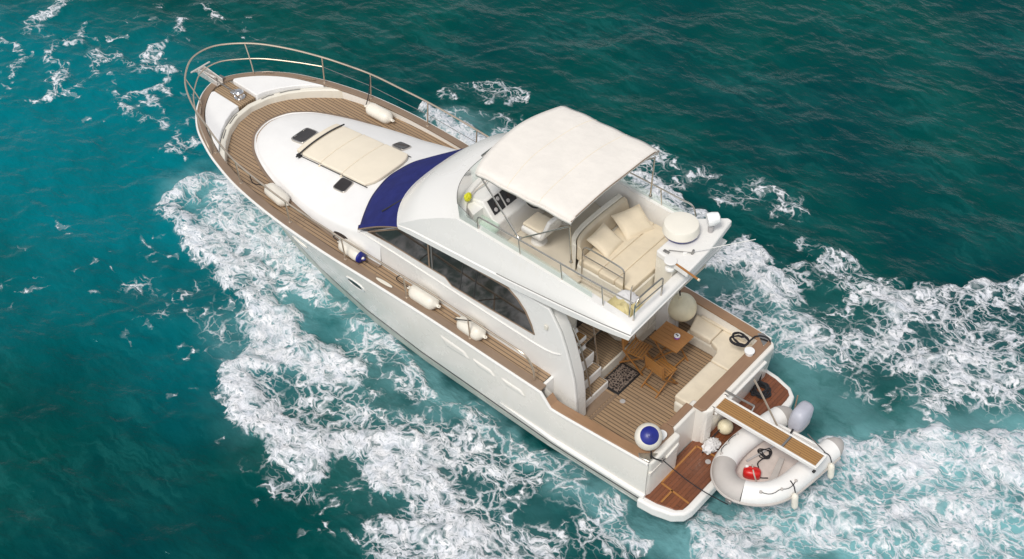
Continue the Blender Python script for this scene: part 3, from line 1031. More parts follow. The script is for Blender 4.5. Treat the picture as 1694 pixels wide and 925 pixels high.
for cx, cz, a, c, mt in ((8.0, 1.42, 0.27, 0.12, M['smoked']), (9.7, 1.52, 0.24, 0.075, M['gel'])):
    for s in (1, -1):
        o_ = oval(cx, cz, a, c, 24, 0.06, 2.4)
        b = MB()
        ring = hull_frame(o_, 0.76, -0.01, 0.018)
        if s < 0:
            ring = [both_sides(r) for r in ring]
        b.loft(ring, True, True, False)
        ph = b.build('porthole', M['gel'] if mt is M['smoked'] else M['hull'], hull)
        if mt is M['smoked']:
            b = MB()
            v, f = hull_plate(oval(cx, cz, a * 0.78, c * 0.78, 24, 0.06, 2.4), -0.004, 0.006)
            b.add(v if s > 0 else both_sides(v), f)
            b.build('pane', M['smoked'], ph)

# wooden cap on the bulwark, then the lower cockpit coaming
rings = []
rc = []
for i in range(len(GUN)):
    x = GUN[i].x
    z1 = zcap(x)
    o, q = GUN[i] - gun_n(i) * 0.0, inset(i, 0.165 if x > 3 else 0.205)
    r = [Vector((o.x, o.y, z1 - 0.04)), Vector((o.x, o.y, z1)), Vector((q.x, q.y, z1)), Vector((q.x, q.y, z1 - 0.04))]
    if x >= 2.98:
        rings.append(r)
    if x <= 3.04:
        rc.append(r)
full = rings + [[mir(p) for p in r] for r in rings[-2::-1]]
b = MB()
b.loft(full, True)
b.build('cap_rail', M['cap'], yacht, bevel=0.008)
for s in (1, -1):
    b = MB()
    rr = [r for r in rc if r[0].x > 0.8]
    b.loft(rr if s > 0 else [[mir(p) for p in r] for r in rr], True)
    b.build('coaming', M['cap_warm'], yacht, bevel=0.008)

# side decks and foredeck
b = MB()
rows = []
for i in range(len(GUN)):
    if GUN[i].x < 3.2:
        continue
    q = inset(i, 0.15)
    z = deck_z(GUN[i].x)
    rows.append([Vector((q.x, q.y * k, z + 0.03 * (1 - k * k))) for k in (1, 0.75, 0.5, 0.25, 0, -0.25, -0.5, -0.75, -1)])
b.grid(rows)
b.build('teak_deck', M['teak'], yacht)
# faces that close the side decks at the cockpit
for s in (1, -1):
    b = MB()
    b.box(3.15, 3.21, min(s * 1.40, s * 1.93), max(s * 1.40, s * 1.93), 0.72, deck_z(3.2) - 0.004)
    b.build('deck_riser', M['gel'], yacht)

# bow: two white lockers, wooden strip between them, arched bar behind
ARC = [(12.25, 1.86), (12.58, 1.60), (12.9, 1.29), (13.18, 0.93), (13.38, 0.5), (13.46, 0.0)]


def arc_x(y):
    return interp(abs(y), [(0, 13.46), (0.5, 13.38), (0.93, 13.18), (1.29, 12.9), (1.6, 12.58), (1.86, 12.25)])


for s in (1, -1):
    outer = []
    for i in range(len(GUN)):
        q = inset(i, 0.185)
        if q.x > 12.55 and q.y > 0.30:
            outer.append((q.x, q.y))
    inner = [(14.22, 0.27), (13.42, 0.27)] + [(arc_x(y), y) for y in (0.5, 0.8, 1.1, 1.35)]
    poly = [(x, s * y) for x, y in outer + inner]
    b = MB()
    b.prism(poly, lambda x, y: deck_z(x) - 0.02, lambda x, y: sheer(x) + 0.005 + 0.03 * (1 - (y / 1.6) ** 2))
    b.build('bow_locker', M['gel_pad'], yacht, bevel=0.03, seg=3, angle=50)
b = MB()
zs = lambda x, y: sheer(x) - 0.055
b.prism([(14.46, 0.255), (13.47, 0.255), (13.47, -0.255), (14.46, -0.255)], lambda x, y: sheer(x) - 0.3, zs)
b.build('windlass_platform', M['teak_cross'], yacht)
b = MB()
pts = []
for k in range(41):
    y = lerp(1.86, -1.86, k / 40)
    pts.append(Vector((arc_x(y) - 0.02, y, sheer(13) - 0.06)))
rings = []
for k, p in enumerate(pts):
    t = (pts[min(k + 1, 40)] - pts[max(k - 1, 0)]).normalized()
    n = Vector((t.y, -t.x, 0))
    if n.x > 0:
        n = -n
    rings.append([p + Vector((0, 0, -0.25)) - n * 0.0, p + Vector((0, 0, 0.0)), p + n * 0.12 + Vector((0, 0, 0.0)), p + n * 0.14 + Vector((0, 0, -0.25))])
b.loft(rings, True)
arcb = b.build('deck_step', M['gel_cream'], yacht, bevel=0.025, seg=3, angle=50)
for y0, y1 in ((0.42, 0.75), (-0.62, -0.32), (0.95, 1.2), (-1.15, -0.75)):
    b = MB()
    b.tube([Vector((arc_x(lerp(y0, y1, k / 8)) - 0.075, lerp(y0, y1, k / 8), sheer(13) - 0.055)) for k in range(9)], 0.012, 6)
    b.build('slot', M['steel_dark'], arcb)

# windlass, chain and bow roller
b = MB()
b.lathe([(0.13, 0), (0.13, 0.03), (0.08, 0.05), (0.07, 0.10), (0.10, 0.12), (0.11, 0.16), (0.08, 0.19), (0.0, 0.20)], (13.72, -0.02, sheer(13.7) - 0.055), n=24)
wl_ = b.build('windlass', M['chrome'], yacht)
b = MB()
b.box(13.80, 13.95, -0.09, 0.07, sheer(13.8) - 0.055, sheer(13.8) + 0.05)
b.build('chain_guide', M['chrome'], wl_, bevel=0.02)
b = MB()
for k in range(16):
    x = 13.86 + k * 0.05
    z = sheer(13.9) + 0.02 + 0.035 * math.sin(k * 0.5) * 0.3 + k * 0.006
    ln = 0.03
    pts = [Vector((x + math.cos(a) * ln, (math.sin(a) * 0.018 if k % 2 else 0), z + (0 if k % 2 else math.sin(a) * 0.018))) for a in [2 * math.pi * j / 10 for j in range(10)]]
    b.tube(pts, 0.007, 5, True)
b.build('anchor_chain', M['steel_dark'], wl_)
b = MB()
for y in (-0.085, 0.085):
    b.slab([(14.35, y - 0.008, sheer(14.4) - 0.02), (15.02, y - 0.008, 2.30), (15.05, y - 0.008, 2.44), (14.9, y - 0.008, 2.47), (14.35, y - 0.008, sheer(14.4) + 0.11)], (0, 0.016, 0))
b.box(14.35, 14.95, -0.08, 0.08, 2.27, 2.29)
rol = b.build('bow_roller', M['anchor'], yacht, bevel=0.006)
b = MB()
b.tube([(14.5, 0, 2.40), (15.10, 0, 2.36)], 0.028, 8)
b.slab([(15.02, -0.16, 2.40), (15.20, -0.10, 2.28), (15.24, 0, 2.20), (15.20, 0.10, 2.28), (15.02, 0.16, 2.40), (14.96, 0, 2.34)], (0.01, 0, 0.035))
b.tube([(15.0, -0.28, 2.46), (15.0, 0.28, 2.46)], 0.02, 8)
b.build('anchor', M['anchor'], rol)
b = MB()
b.box(14.40, 14.55, -0.2, -0.12, 2.26, 2.36)
b.build('chain_stopper', M['steel_dark'], rol, bevel=0.01)

# cleats and fairleads along the cap
for x, s in ((13.9, 1), (13.85, -1), (13.05, -1), (7.15, 1), (7.15, -1)):
    y = yg(x) - 0.10
    t = Vector((yg(x + 0.2) - yg(x - 0.2), 0, 0))
    ang = math.atan2((yg(x + 0.2) - yg(x - 0.2)) * s, 0.4)
    b = MB()
    b.M = Matrix.Translation((x, y * s, sheer(x))) @ Matrix.Rotation(ang, 4, 'Z')
    if x > 13.5:
        b.tube([(-0.13, 0, 0.05), (0, 0, 0.06), (0.13, 0, 0.05)], 0.013, 6)
        b.tube([(-0.05, 0, 0), (-0.05, 0, 0.055)], 0.012, 6)
        b.tube([(0.05, 0, 0), (0.05, 0, 0.055)], 0.012, 6)
        b.build('cleat', M['steel_warm'], yacht)
    else:
        o_ = oval(0, 0, 0.22, 0.036, 20)
        b.prism([(p[0], p[1]) for p in o_], 0.0, 0.03)
        b.build('fairlead', M['gel_cream'] if x < 10 else M['cap'], yacht, bevel=0.008)


# ---------------------------------------------------------------- guard rails
def rail_h(x):
    return 0.62 + 0.03 * max(0, x - 11)


top = []
for x in (3.62, 4.3, 4.92, 5.7, 6.55, 7.4, 8.19, 9.0, 9.8, 10.6, 11.43, 12.1, 12.72):
    top.append((x, yg(x) - 0.06 + 0.02, sheer(x) + rail_h(x)))
bowc = [(13.45, 1.42, 2.90), (14.1, 1.08, 2.93), (14.55, 0.68, 2.95), (14.82, 0.25, 2.96)]
port = [(3.34, 2.0, 1.79), (3.36, 2.01, 2.02), (3.45, 2.03, 2.25)] + top + bowc
stb = [(x, -y, z) for x, y, z in (top + bowc)]
path = catmull(port + stb[::-1], 6)
b = MB()
b.tube(path, 0.021, 8)
rail = b.build('guard_rail', M['steel_warm'], yacht)
b = MB()
mid = [(12.62, 1.75, 2.22), (12.72, 1.74, 2.40), (13.2, 1.52, 2.56), (13.95, 1.05, 2.60), (14.35, 0.66, 2.62), (14.62, 0.24, 2.64)]
mids = [(14.62, -0.24, 2.64), (14.35, -0.66, 2.62), (13.95, -1.05, 2.60), (13.3, -1.46, 2.57), (12.8, -1.76, 2.52)]
b.tube(catmull(mid + mids, 6), 0.015, 8)
b.build('lower_rail', M['steel_warm'], rail)
for x, s in [(12.62, 1), (11.45, 1), (9.8, 1), (8.19, 1), (6.55, 1), (4.92, 1), (12.67, -1), (11.46, -1), (9.84, -1), (8.41, -1), (6.8, -1), (5.2, -1)]:
    b = MB()
    xb = x if x < 12 else x - 0.03
    b.tube([(xb, s * (yg(xb) - 0.10), sheer(xb)), (x, s * (yg(x) - 0.05), sheer(x) + rail_h(x))], 0.016, 8)
    b.lathe([(0.035, 0), (0.035, 0.012), (0.02, 0.02)], (xb, s * (yg(xb) - 0.10), sheer(xb)), n=12)
    b.build('stanchion', M['steel_warm'], rail)
for s in (1, -1):
    b = MB()
    b.tube(catmull([(14.08, s * 0.78, sheer(14)), (14.13, s * 0.80, 2.48), (14.30, s * 0.86, 2.80), (14.38, s * 0.88, 2.94)], 4), 0.015, 8)
    b.build('stanchion', M['steel_warm'], rail)
b = MB()
b.tube([(12.8, -1.76, 2.52), (11.46, -(yg(11.46) - 0.07), sheer(11.46) + 0.33), (9.84, -(yg(9.84) - 0.07), sheer(9.84) + 0.3), (8.41, -(yg(8.41) - 0.07), sheer(8.41) + 0.3), (5.2, -(yg(5.2) - 0.07), sheer(5.2) + 0.3)], 0.007, 6)
b.build('lifeline', M['steel_dark'], rail)

# ---------------------------------------------------------------- fore cabin
TOPY = [(7.6, 1.62), (8.0, 1.64), (8.9, 1.62), (9.9, 1.52), (10.8, 1.35), (11.5, 1.15), (12.1, 0.88), (12.4, 0.65), (12.6, 0.40), (12.7, 0.0)]
EDGE = [(7.6, 2.58), (8.0, 2.50), (8.6, 2.33), (9.5, 2.16), (11, 2.06), (12.7, 2.02)]
CROWN = [(7.6, 2.66), (8.3, 2.60), (9, 2.55), (10, 2.47), (11, 2.37), (12, 2.20), (12.5, 2.09), (12.7, 2.03)]
_tr = catmull([Vector((x, y, 0)) for x, y in TOPY] + [Vector((12.6, -0.40, 0))], 8)
_tr = [p for p in _tr if p.y >= -1e-4]
_tr[-1].y = 0
plan = _tr


def trunk_z(x, y):
    ye = max(interp(x, TOPY), 0.02)
    k = min(abs(y) / ye, 1.0)
    e, c = interp(x, EDGE), interp(x, CROWN)
    return e + (c - e) * (1 - k ** 2.2)


rings = []
full = plan + [mir(p) for p in plan[-2::-1]]
N = len(full)
cen = [Vector((min(p.x, 12.3), 0, 0)) for p in full]
rings_out = []
for j, p in enumerate(full):
    n = (full[min(j + 1, N - 1)] - full[max(j - 1, 0)]).normalized()
    nn = Vector((n.y, -n.x, 0))
    if nn.dot(p - cen[j]) < 0:
        nn = -nn
    e = interp(p.x, EDGE)
    base = p + nn * 0.09
    r = [Vector((base.x, base.y, deck_z(base.x) - 0.05)), Vector((base.x - nn.x * 0.01, base.y - nn.y * 0.01, deck_z(base.x) + 0.05)),
         Vector((p.x + nn.x * 0.035, p.y + nn.y * 0.035, e - 0.06)), Vector((p.x + nn.x * 0.018, p.y + nn.y * 0.018, e - 0.02)), Vector((p.x, p.y, e))]
    q0 = p
    for k in (0.12, 0.3, 0.5, 0.75, 1.0):
        q = p.lerp(cen[j], k)
        r.append(Vector((q.x, q.y, trunk_z(q.x, q.y) if k < 1 else interp(q.x, CROWN))))
    rings_out.append(r)
b = MB()
b.loft(rings_out, close=False)
trunk = b.build('fore_cabin', M['gel_pad'], yacht, angle=60)
# teak margin plank round the cabin base
for s in (1, -1):
    b = MB()
    rr = []
    for p, r in zip(full, rings_out):
        if p.y * s < -1e-6:
            continue
        base = r[0]
        d = Vector((base.x - min(p.x, 12.3), base.y, 0)).normalized()
        rr.append([Vector((base.x - d.x * 0.02, base.y - d.y * 0.02, deck_z(base.x) + 0.034)), Vector((base.x + d.x * 0.06, base.y + d.y * 0.06, deck_z(base.x) + 0.034))])
    b.loft(rr, close=False)
    b.build('margin_plank', M['cap'], trunk, solid=0.012)
# deck hatches
def hatch(cx, cy, lx, ly, name, handles=False):
    sl = math.atan2(trunk_z(cx + 0.2, cy) - trunk_z(cx - 0.2, cy), 0.4)
    sr = math.atan2(trunk_z(cx, cy + 0.15) - trunk_z(cx, cy - 0.15), 0.3)
    Mx = Matrix.Translation((cx, cy, trunk_z(cx, cy))) @ Matrix.Rotation(-sl, 4, 'Y') @ Matrix.Rotation(sr, 4, 'X')
    b = MB()
    b.M = Mx
    o_ = [(x, y) for x, y in oval(0, 0, lx / 2, ly / 2, 32, 0, 6)]
    b.prism(o_, -0.03, 0.035)
    h_ = b.build(name, M['steel'], trunk, bevel=0.008)
    b = MB()
    b.M = Mx
    b.prism([(x * 0.88, y * 0.88) for x, y in o_], 0.02, 0.042)
    b.build('pane', M['smoked'], h_, bevel=0.004)
    if handles:
        for y in (-0.13, 0.13):
            b = MB()
            b.M = Mx
            b.box(lx * 0.30, lx * 0.36, y - 0.035, y + 0.035, 0.04, 0.055)
            b.build('hinge', M['steel'], h_, bevel=0.005)


hatch(11.44, 0.10, 0.42, 0.52, 'deck_hatch', True)
hatch(9.47, 0.84, 0.36, 0.34, 'deck_hatch')
hatch(9.45, -0.88, 0.36, 0.30, 'deck_hatch')
for s in (1, -1):
    b = MB()
    pts = oval(8.73, 2.03, 0.22, 0.075, 20, -0.12, 2.3)
    def side_pt(x, z, s=s):
        return Vector((x, s * (interp(x, TOPY) + 0.066 - (z - 2.03) * 0.06), z))
    b.slab([side_pt(x, z) for x, z in pts], (0, s * 0.012, 0))
    b.build('portlight', M['smoked'], trunk, bevel=0.004)

# ---------------------------------------------------------------- saloon: side walls, windows, aft bulkhead
def wall_y(z):
    return 1.665


for s in (1, -1):
    b = MB()
    poly = [(8.25, 1.62), (8.25, 2.46), (7.98, 2.585), (6.9, 3.33), (3.30, 3.38), (3.02, 2.97), (2.91, 2.69), (2.81, 2.39), (2.69, 1.94), (2.62, 1.42), (2.60, 0.74), (3.22, 0.74), (3.22, 1.44)]
    poly2 = [(8.25, 1.60), (8.25, 2.46), (7.98, 2.55), (6.9, 3.33), (3.30, 3.40), (3.20, 3.24), (3.03, 2.97), (2.92, 2.69), (2.82, 2.39), (2.69, 1.94), (2.62, 1.42), (2.58, 0.74), (3.6, 0.74)]
    b.slab([(x, s * wall_y(z), z) for x, z in poly2], (0, -s * 0.07, 0))
    wall = b.build('cabin_side', M['gel'], yacht, bevel=0.02, seg=2)
    # aft wing thickened inwards round the stairs
    b = MB()
    poly3 = [(3.55, 3.36), (3.22, 3.22), (3.05, 2.95), (2.94, 2.68), (2.84, 2.38), (2.71, 1.94), (2.64, 1.42), (2.60, 0.745), (3.3, 0.745)]
    b.slab([(x, s * 1.598, z) for x, z in poly3], (0, -s * 0.28, 0))
    b.build('wing', M['gel'], wall, bevel=0.04, seg=3)
    # moulded lower step and shelf line along the side
    b = MB()
    b.tube(catmull([(3.0, s * 1.67, 2.42), (3.25, s * 1.672, 2.33), (3.7, s * 1.675, 2.31), (5.0, s * 1.675, 2.36), (7.0, s * 1.675, 2.45), (8.2, s * 1.675, 2.47)], 5), 0.018, 8)
    b.build('moulding', M['gel'], wall)
    # windows
    wp = [(7.90, 2.615), (7.30, 2.66), (5.83, 2.645), (5.66, 2.52), (4.7, 2.52), (3.62, 2.545), (3.70, 2.75), (3.83, 3.0), (4.02, 3.2), (4.25, 3.34), (6.85, 3.30)]
    b = MB()
    b.slab([(x, s * (wall_y(z) + 0.004), z) for x, z in wp], (0, s * 0.010, 0))
    win = b.build('saloon_window', M['window'], wall)
    b = MB()
    b.tube([(x, s * (wall_y(z) + 0.010), z) for x, z in wp], 0.017, 6, True)
    b.build('window_frame', M['cap'], win)
    for xa, xb_ in ((6.22, 6.20), (6.14, 6.12)):
        b = MB()
        b.slab([(xa + dx_, s * (wall_y(z) + 0.006), z) for dx_, z in ((0, 2.65), (0.035, 2.65), (0.035, 3.32), (0, 3.32))], (0, s * 0.016, 0))
        b.build('mullion', M['cap'] if xa > 6.2 else M['steel_dark'], win)
    for xa in (5.45, 5.1):
        b = MB()
        b.slab([(xa + dx_, s * (wall_y(z) + 0.006), z) for dx_, z in ((0, 2.53), (0.02, 2.53), (-0.10, 3.32), (-0.12, 3.32))], (0, s * 0.012, 0))
        b.build('mullion', M['black'], win)
    b = MB()
    b.box(3.30, 3.38, min(s * 1.675, s * 1.70), max(s * 1.675, s * 1.70), 2.86, 2.98)
    b.build('deck_lamp', M['gel_cream'], wall, bevel=0.012)

b = MB()
b.box(3.62, 3.70, -1.58, 1.58, 0.72, 3.36)
bulk = b.build('aft_bulkhead', M['gel_cream'], yacht)
b = MB()
b.box(3.585, 3.618, -0.55, 0.40, 1.10, 2.95)
b.build('saloon_door', M['window'], bulk, bevel=0.01)
b = MB()
b.tube([(3.57, -0.08, 1.1), (3.57, -0.08, 2.95)], 0.02, 6)
b.build('door_frame', M['steel'], bulk)

# navy cover over the windscreen
def cov_o(y):
    return 8.80 - 0.225 * y * y


def cov_i(y):
    return 7.54 - 0.110 * abs(y) ** 3.0


rows = []
for k in range(41):
    y = lerp(1.74, -1.74, k / 40)
    row = []
    for j in range(11):
        t = j / 10
        x = lerp(cov_o(y), cov_i(y), t)
        z0 = trunk_z(cov_o(y), y) + 0.035 if abs(y) < 1.6 else 2.60
        z = lerp(z0, 3.30, t) + 0.05 * math.sin(math.pi * t) + 0.006 * math.sin(y * 9 + t * 4)
        row.append(Vector((x, y, z)))
    rows.append(row)
b = MB()
b.grid(rows)
cover = b.build('windscreen_cover', M['blue'], yacht, solid=0.02)
b = MB()
b.tube([r[0] + Vector((0.0, 0, 0.0)) for r in rows], 0.012, 6)
b.tube([r for r in rows[0]], 0.014, 6)
b.build('piping', M['cap'], cover)
b = MB()
b.tube([(7.5, 1.05, 3.27), (7.75, 1.4, 3.05)], 0.014, 6)
b.build('wiper', M['black'], cover)
# glass of the windscreen under it and a head beam
b = MB()
b.grid([[r[0] + Vector((-0.05, 0, -0.03)), r[10] + Vector((-0.05, 0, -0.05))] for r in rows[1:-1]])
b.build('windscreen', M['window'], yacht, solid=0.02)

# ---------------------------------------------------------------- flybridge
NS, NF, NA = 18, 28, 14


def ring(side, front, aft_n=NA):
    """side: [(x, y, z)] port from aft to fore; front(u) u in 0..1 from port to starboard; starboard mirrors with scale"""
    P = []
    for k in range(NS):
        x = k / NS
        xs_ = [q[0] for q in side]
        X = lerp(xs_[0], xs_[-1], x)
        tabY = [(q[0], q[1]) for q in side]
        tabZ = [(q[0], q[2]) for q in side]
        P.append(Vector((X, interp(X, tabY), interp(X, tabZ))))
    for k in range(NF + 1):
        P.append(front(k / NF))
    st = [mir(p) for p in P[:NS]][::-1]
    for p in st:
        k = min(max((5.5 - p.x) / 1.5, 0), 1)
        k = k * k * (3 - 2 * k)
        p.y *= 1 - 0.225 * k
        p.x += 0.14 * min(max((2.6 - p.x) / 1.4, 0), 1)
    P += st
    a, c = P[-1], P[0]
    for k in range(1, NA):
        P.append(a.lerp(c, k / NA))
    return P


def front_arc(x_side, y_side, z_side, x_mid, z_mid, p=2.4):
    def f(u):
        y = lerp(y_side, -y_side, u)
        k = abs(y) / y_side
        return Vector((x_mid - (x_mid - x_side) * k ** p, y, z_mid + (z_side - z_mid) * k ** p))
    return f


def cov_front(off_x, dz, ys):
    def f(u):
        y = lerp(ys, -ys, u)
        return Vector((cov_i(y) + off_x, y, 3.30 + dz + 0.03 * (1 - abs(y) / ys)))
    return f


low = [(1.50, 1.74, 3.86), (2.0, 1.76, 3.77), (2.9, 1.77, 3.64), (4.2, 1.79, 3.52), (6.95, 1.78, 3.33)]
lip = [(1.47, 1.735, 3.95), (2.0, 1.76, 3.88), (2.9, 1.77, 3.77), (4.2, 1.79, 3.65), (6.90, 1.78, 3.45)]
groove = [(1.49, 1.71, 3.965), (2.0, 1.735, 3.90), (2.9, 1.745, 3.79), (4.2, 1.765, 3.67), (6.80, 1.755, 3.47)]
grv2 = [(1.49, 1.71, 3.98), (2.0, 1.735, 3.92), (2.9, 1.745, 3.81), (4.2, 1.765, 3.69), (6.75, 1.755, 3.49)]
topo = [(1.55, 1.58, 4.05), (2.5, 1.60, 4.14), (5.52, 1.62, 4.26)]
topi = [(1.70, 1.43, 4.05), (2.5, 1.45, 4.14), (5.42, 1.46, 4.26)]
flo = [(1.78, 1.39, 3.45), (2.5, 1.40, 3.45), (5.3, 1.36, 3.45)]
und = [(1.80, 1.36, 3.43), (2.5, 1.40, 3.40), (6.75, 1.50, 3.30)]


def mid_front(u):
    a, c = cov_front(-0.02, 0.15, 1.78)(u), front_arc(5.52, 1.62, 4.26, 6.07, 4.24, 3.2)(u)
    k = 0.42
    q = a.lerp(c, k)
    y = abs(q.y) / 1.75
    q.z += 0.16 * (1 - 0.75 * y ** 4)
    q.x += 0.10 * (1 - 0.6 * y ** 4)
    return q


def mid_front2(u):
    a, c = cov_front(-0.02, 0.15, 1.78)(u), front_arc(5.52, 1.62, 4.26, 6.07, 4.24, 3.2)(u)
    q = a.lerp(c, 0.78)
    y = abs(q.y) / 1.75
    q.z += 0.09 * (1 - 0.75 * y ** 4)
    q.x += 0.03
    return q


mids1 = [(1.50, 1.68, 4.005), (2.5, 1.70, 3.94), (6.3, 1.70, 3.80)]
mids2 = [(1.52, 1.62, 4.035), (2.5, 1.635, 4.06), (5.7, 1.655, 4.09)]
R = [ring(und, cov_front(-0.25, -0.02, 1.50)),
     ring(low, cov_front(0.0, 0.03, 1.78)),
     ring(lip, cov_front(0.02, 0.10, 1.78)),
     ring(groove, cov_front(0.0, 0.115, 1.765)),
     ring(grv2, cov_front(-0.01, 0.135, 1.765)),
     ring(mids1, mid_front), ring(mids2, mid_front2),
     ring(topo, front_arc(5.52, 1.62, 4.26, 6.07, 4.24, 3.2)),
     ring(topi, front_arc(5.42, 1.46, 4.26, 5.92, 4.24, 3.2)),
     ring(flo, front_arc(5.3, 1.36, 3.45, 5.75, 3.45, 3.0))]
b = MB()
b.loft(R, True, False, False)
fly = b.build('flybridge', M['gel'], yacht, angle=40)
b = MB()
b.loft([ring(und, cov_front(-0.25, -0.02, 1.50)), [Vector((3.8, 0, 3.34))] * len(R[0])], True, False, False)
b.build('overhang_lining', M['gel_cream'], fly)
b = MB()
fr_ = [p.copy() for p in R[-1]]
# floor with the open stair hatch on the port side
b.prism([(5.7, 1.30), (5.1, 1.36), (3.30, 1.38), (3.30, 0.74), (1.79, 0.74), (1.79, -1.06), (4.0, -1.08), (5.1, -1.30), (5.6, -0.8), (5.7, 0)], 3.40, 3.452)
b.prism([(1.79, 1.38), (1.79, 0.76), (2.30, 0.76), (2.30, 1.38)], 3.40, 3.452)
b.build('flybridge_floor', M['beige'], fly)

b = MB()
b.tube([p + Vector((0, 0.004, 0.004)) for p in ring(groove, cov_front(0.0, 0.115, 1.765))[:NS - 7]], 0.009, 6)
b.build('groove_line', M['steel_dark'], fly)
# windscreen of green acrylic round the front, strips along the sides
base = ring(topo, front_arc(5.52, 1.62, 4.26, 6.07, 4.24, 3.2))
b = MB()
rows = []
sel = base[NS - 2:NS + NF + 3]
for j, p in enumerate(sel):
    u = j / (len(sel) - 1)
    c = Vector((4.0, 0, p.z))
    d = (c - p).normalized()
    hgt = 0.36 * min(1.0, 0.45 + 3.0 * min(u, 1 - u) * 3)
    q0 = p + d * 0.06 + Vector((0, 0, -0.01))
    q1 = p + d * 0.03 + Vector((0, 0, hgt))
    rows.append([q0, q1])
b.grid(rows)
ws = b.build('fly_windscreen', M['glass'], fly)
b = MB()
b.tube([r[1] for r in rows], 0.006, 6)
b.build('trim', M['steel_dark'], ws)
for s in (1, -1):
    b = MB()
    yy = 1.55 if s > 0 else -1.19
    b.grid([[(x, yy, z0_), (x, yy, z0_ + 0.17)] for x, z0_ in ((2.45, 4.13), (3.2, 4.17), (4.1, 4.21), (5.0, 4.24))])
    b.build('wind_deflector', M['glass'], fly)
    b = MB()
    pts = [(5.05, yy, 4.25), (5.05, yy, 4.50), (4.8, yy, 4.53), (3.6, yy, 4.53), (2.6, yy, 4.52), (1.95, yy - s * 0.03, 4.50), (1.64, yy - s * 0.08, 4.46)]
    if s < 0:
        pts = pts[:5] + [(2.3, yy, 4.50), (2.2, yy, 4.3)]
    b.tube(catmull(pts, 5), 0.016, 8)
    hr = b.build('hand_rail', M['steel'], fly)
    for x in (4.1, 3.15, 2.25) if s > 0 else (4.1, 3.0):
        b = MB()
        b.tube([(x - 0.05, yy - s * 0.0, 4.10), (x, yy, 4.52)], 0.013, 8)
        b.build('rail_post', M['steel'], hr)
b = MB()
arc_ = front_arc(5.42, 1.46, 4.26, 5.92, 4.24, 3.2)
dp = [arc_(k / 24) for k in range(2, 23)]
b.prism([(p.x - 0.01, p.y * 0.985) for p in dp] + [(5.40, -1.30), (5.40, 1.30)], 3.46, 4.20)
b.build('dash_top', M['gel'], fly)
# console, helm and seats under the awning
b = MB()
prof = [(5.74, 3.45), (5.80, 4.24), (5.42, 4.32), (5.18, 4.02), (5.05, 3.98), (5.0, 3.45)]
b.loft([[Vector((x, 1.02, z)) for x, z in prof], [Vector((x, 0.98, z)) for x, z in prof], [Vector((x, 0.05, z)) for x, z in prof], [Vector((x - 0.1, -0.9, z)) for x, z in prof]], True)
con = b.build('helm_console', M['gel'], fly, bevel=0.03, seg=3)
for y0, y1 in ((0.62, 0.93), (0.30, 0.58), (-0.15, 0.22)):
    b = MB()
    a = [Vector((lerp(5.42, 5.18, t), y, lerp(4.32, 4.02, t) + 0.006)) for t, y in ((0.12, y0), (0.12, y1), (0.9, y1), (0.9, y0))]
    b.slab(a, (-0.012, 0, 0.012))
    pn = b.build('instrument_panel', M['black'], con, bevel=0.006)
    for k in range(3):
        b = MB()
        c = a[0].lerp(a[2], 0.25 + 0.25 * k) + Vector((-0.014, 0, 0.014))
        b.lathe([(0.04, 0), (0.04, 0.008), (0.03, 0.012)], c, c + Vector((-0.7, 0, 0.6)), 14)
        b.build('gauge', M['grey'] if k != 1 else M['dark_in'], pn)
b = MB()
wc = Vector((4.98, 0.05, 4.02))
ax = Vector((-0.6, 0, 0.8))
u_ = Vector((0, 1, 0))
w_ = ax.cross(u_)
b.tube([wc + (u_ * math.cos(a) + w_ * math.sin(a)) * 0.19 for a in [2 * math.pi * k / 24 for k in range(24)]], 0.016, 8, True)
for k in range(3):
    a = 2 * math.pi * k / 3 + 0.5
    b.tube([wc, wc + (u_ * math.cos(a) + w_ * math.sin(a)) * 0.19], 0.010, 6)
b.tube([wc, wc - ax * 0.15], 0.03, 8)
b.build('steering_wheel', M['black'], con)
b = MB()
b.box(5.0, 5.72, 0.98, 1.36, 3.45, 3.90)
b.build('console_locker', M['gel'], con, bevel=0.04, seg=3)
b = MB()
b.box(4.98, 5.45, 1.05, 1.34, 3.902, 4.05)
b.build('smoked_box', M['glass'], con)
for y, lab in ((0.42, 0), (-0.35, 1)):
    b = MB()
    b.box(4.30, 4.80, y - 0.26, y + 0.26, 3.72, 3.86)
    seat = b.build('helm_seat', M['gel'], fly, bevel=0.05, seg=3)
    b = MB()
    b.slab([(4.26, y - 0.27, 3.80), (4.26, y + 0.27, 3.80), (4.10, y + 0.24, 4.28), (4.10, y - 0.24, 4.28)], (0.08, 0, 0.02))
    b.build('backrest', M['gel'], seat, bevel=0.03, seg=3)
    b = MB()
    b.box(4.34, 4.78, y - 0.22, y + 0.22, 3.86, 3.93)
    b.build('seat_cushion', M['purple'] if lab else M['cream'], seat, bevel=0.03, seg=3)
    b = MB()
    b.lathe([(0.16, 0), (0.15, 0.03), (0.06, 0.05), (0.06, 0.27)], (4.55, y, 3.452), n=16)
    b.build('pedestal', M['gel'], seat)

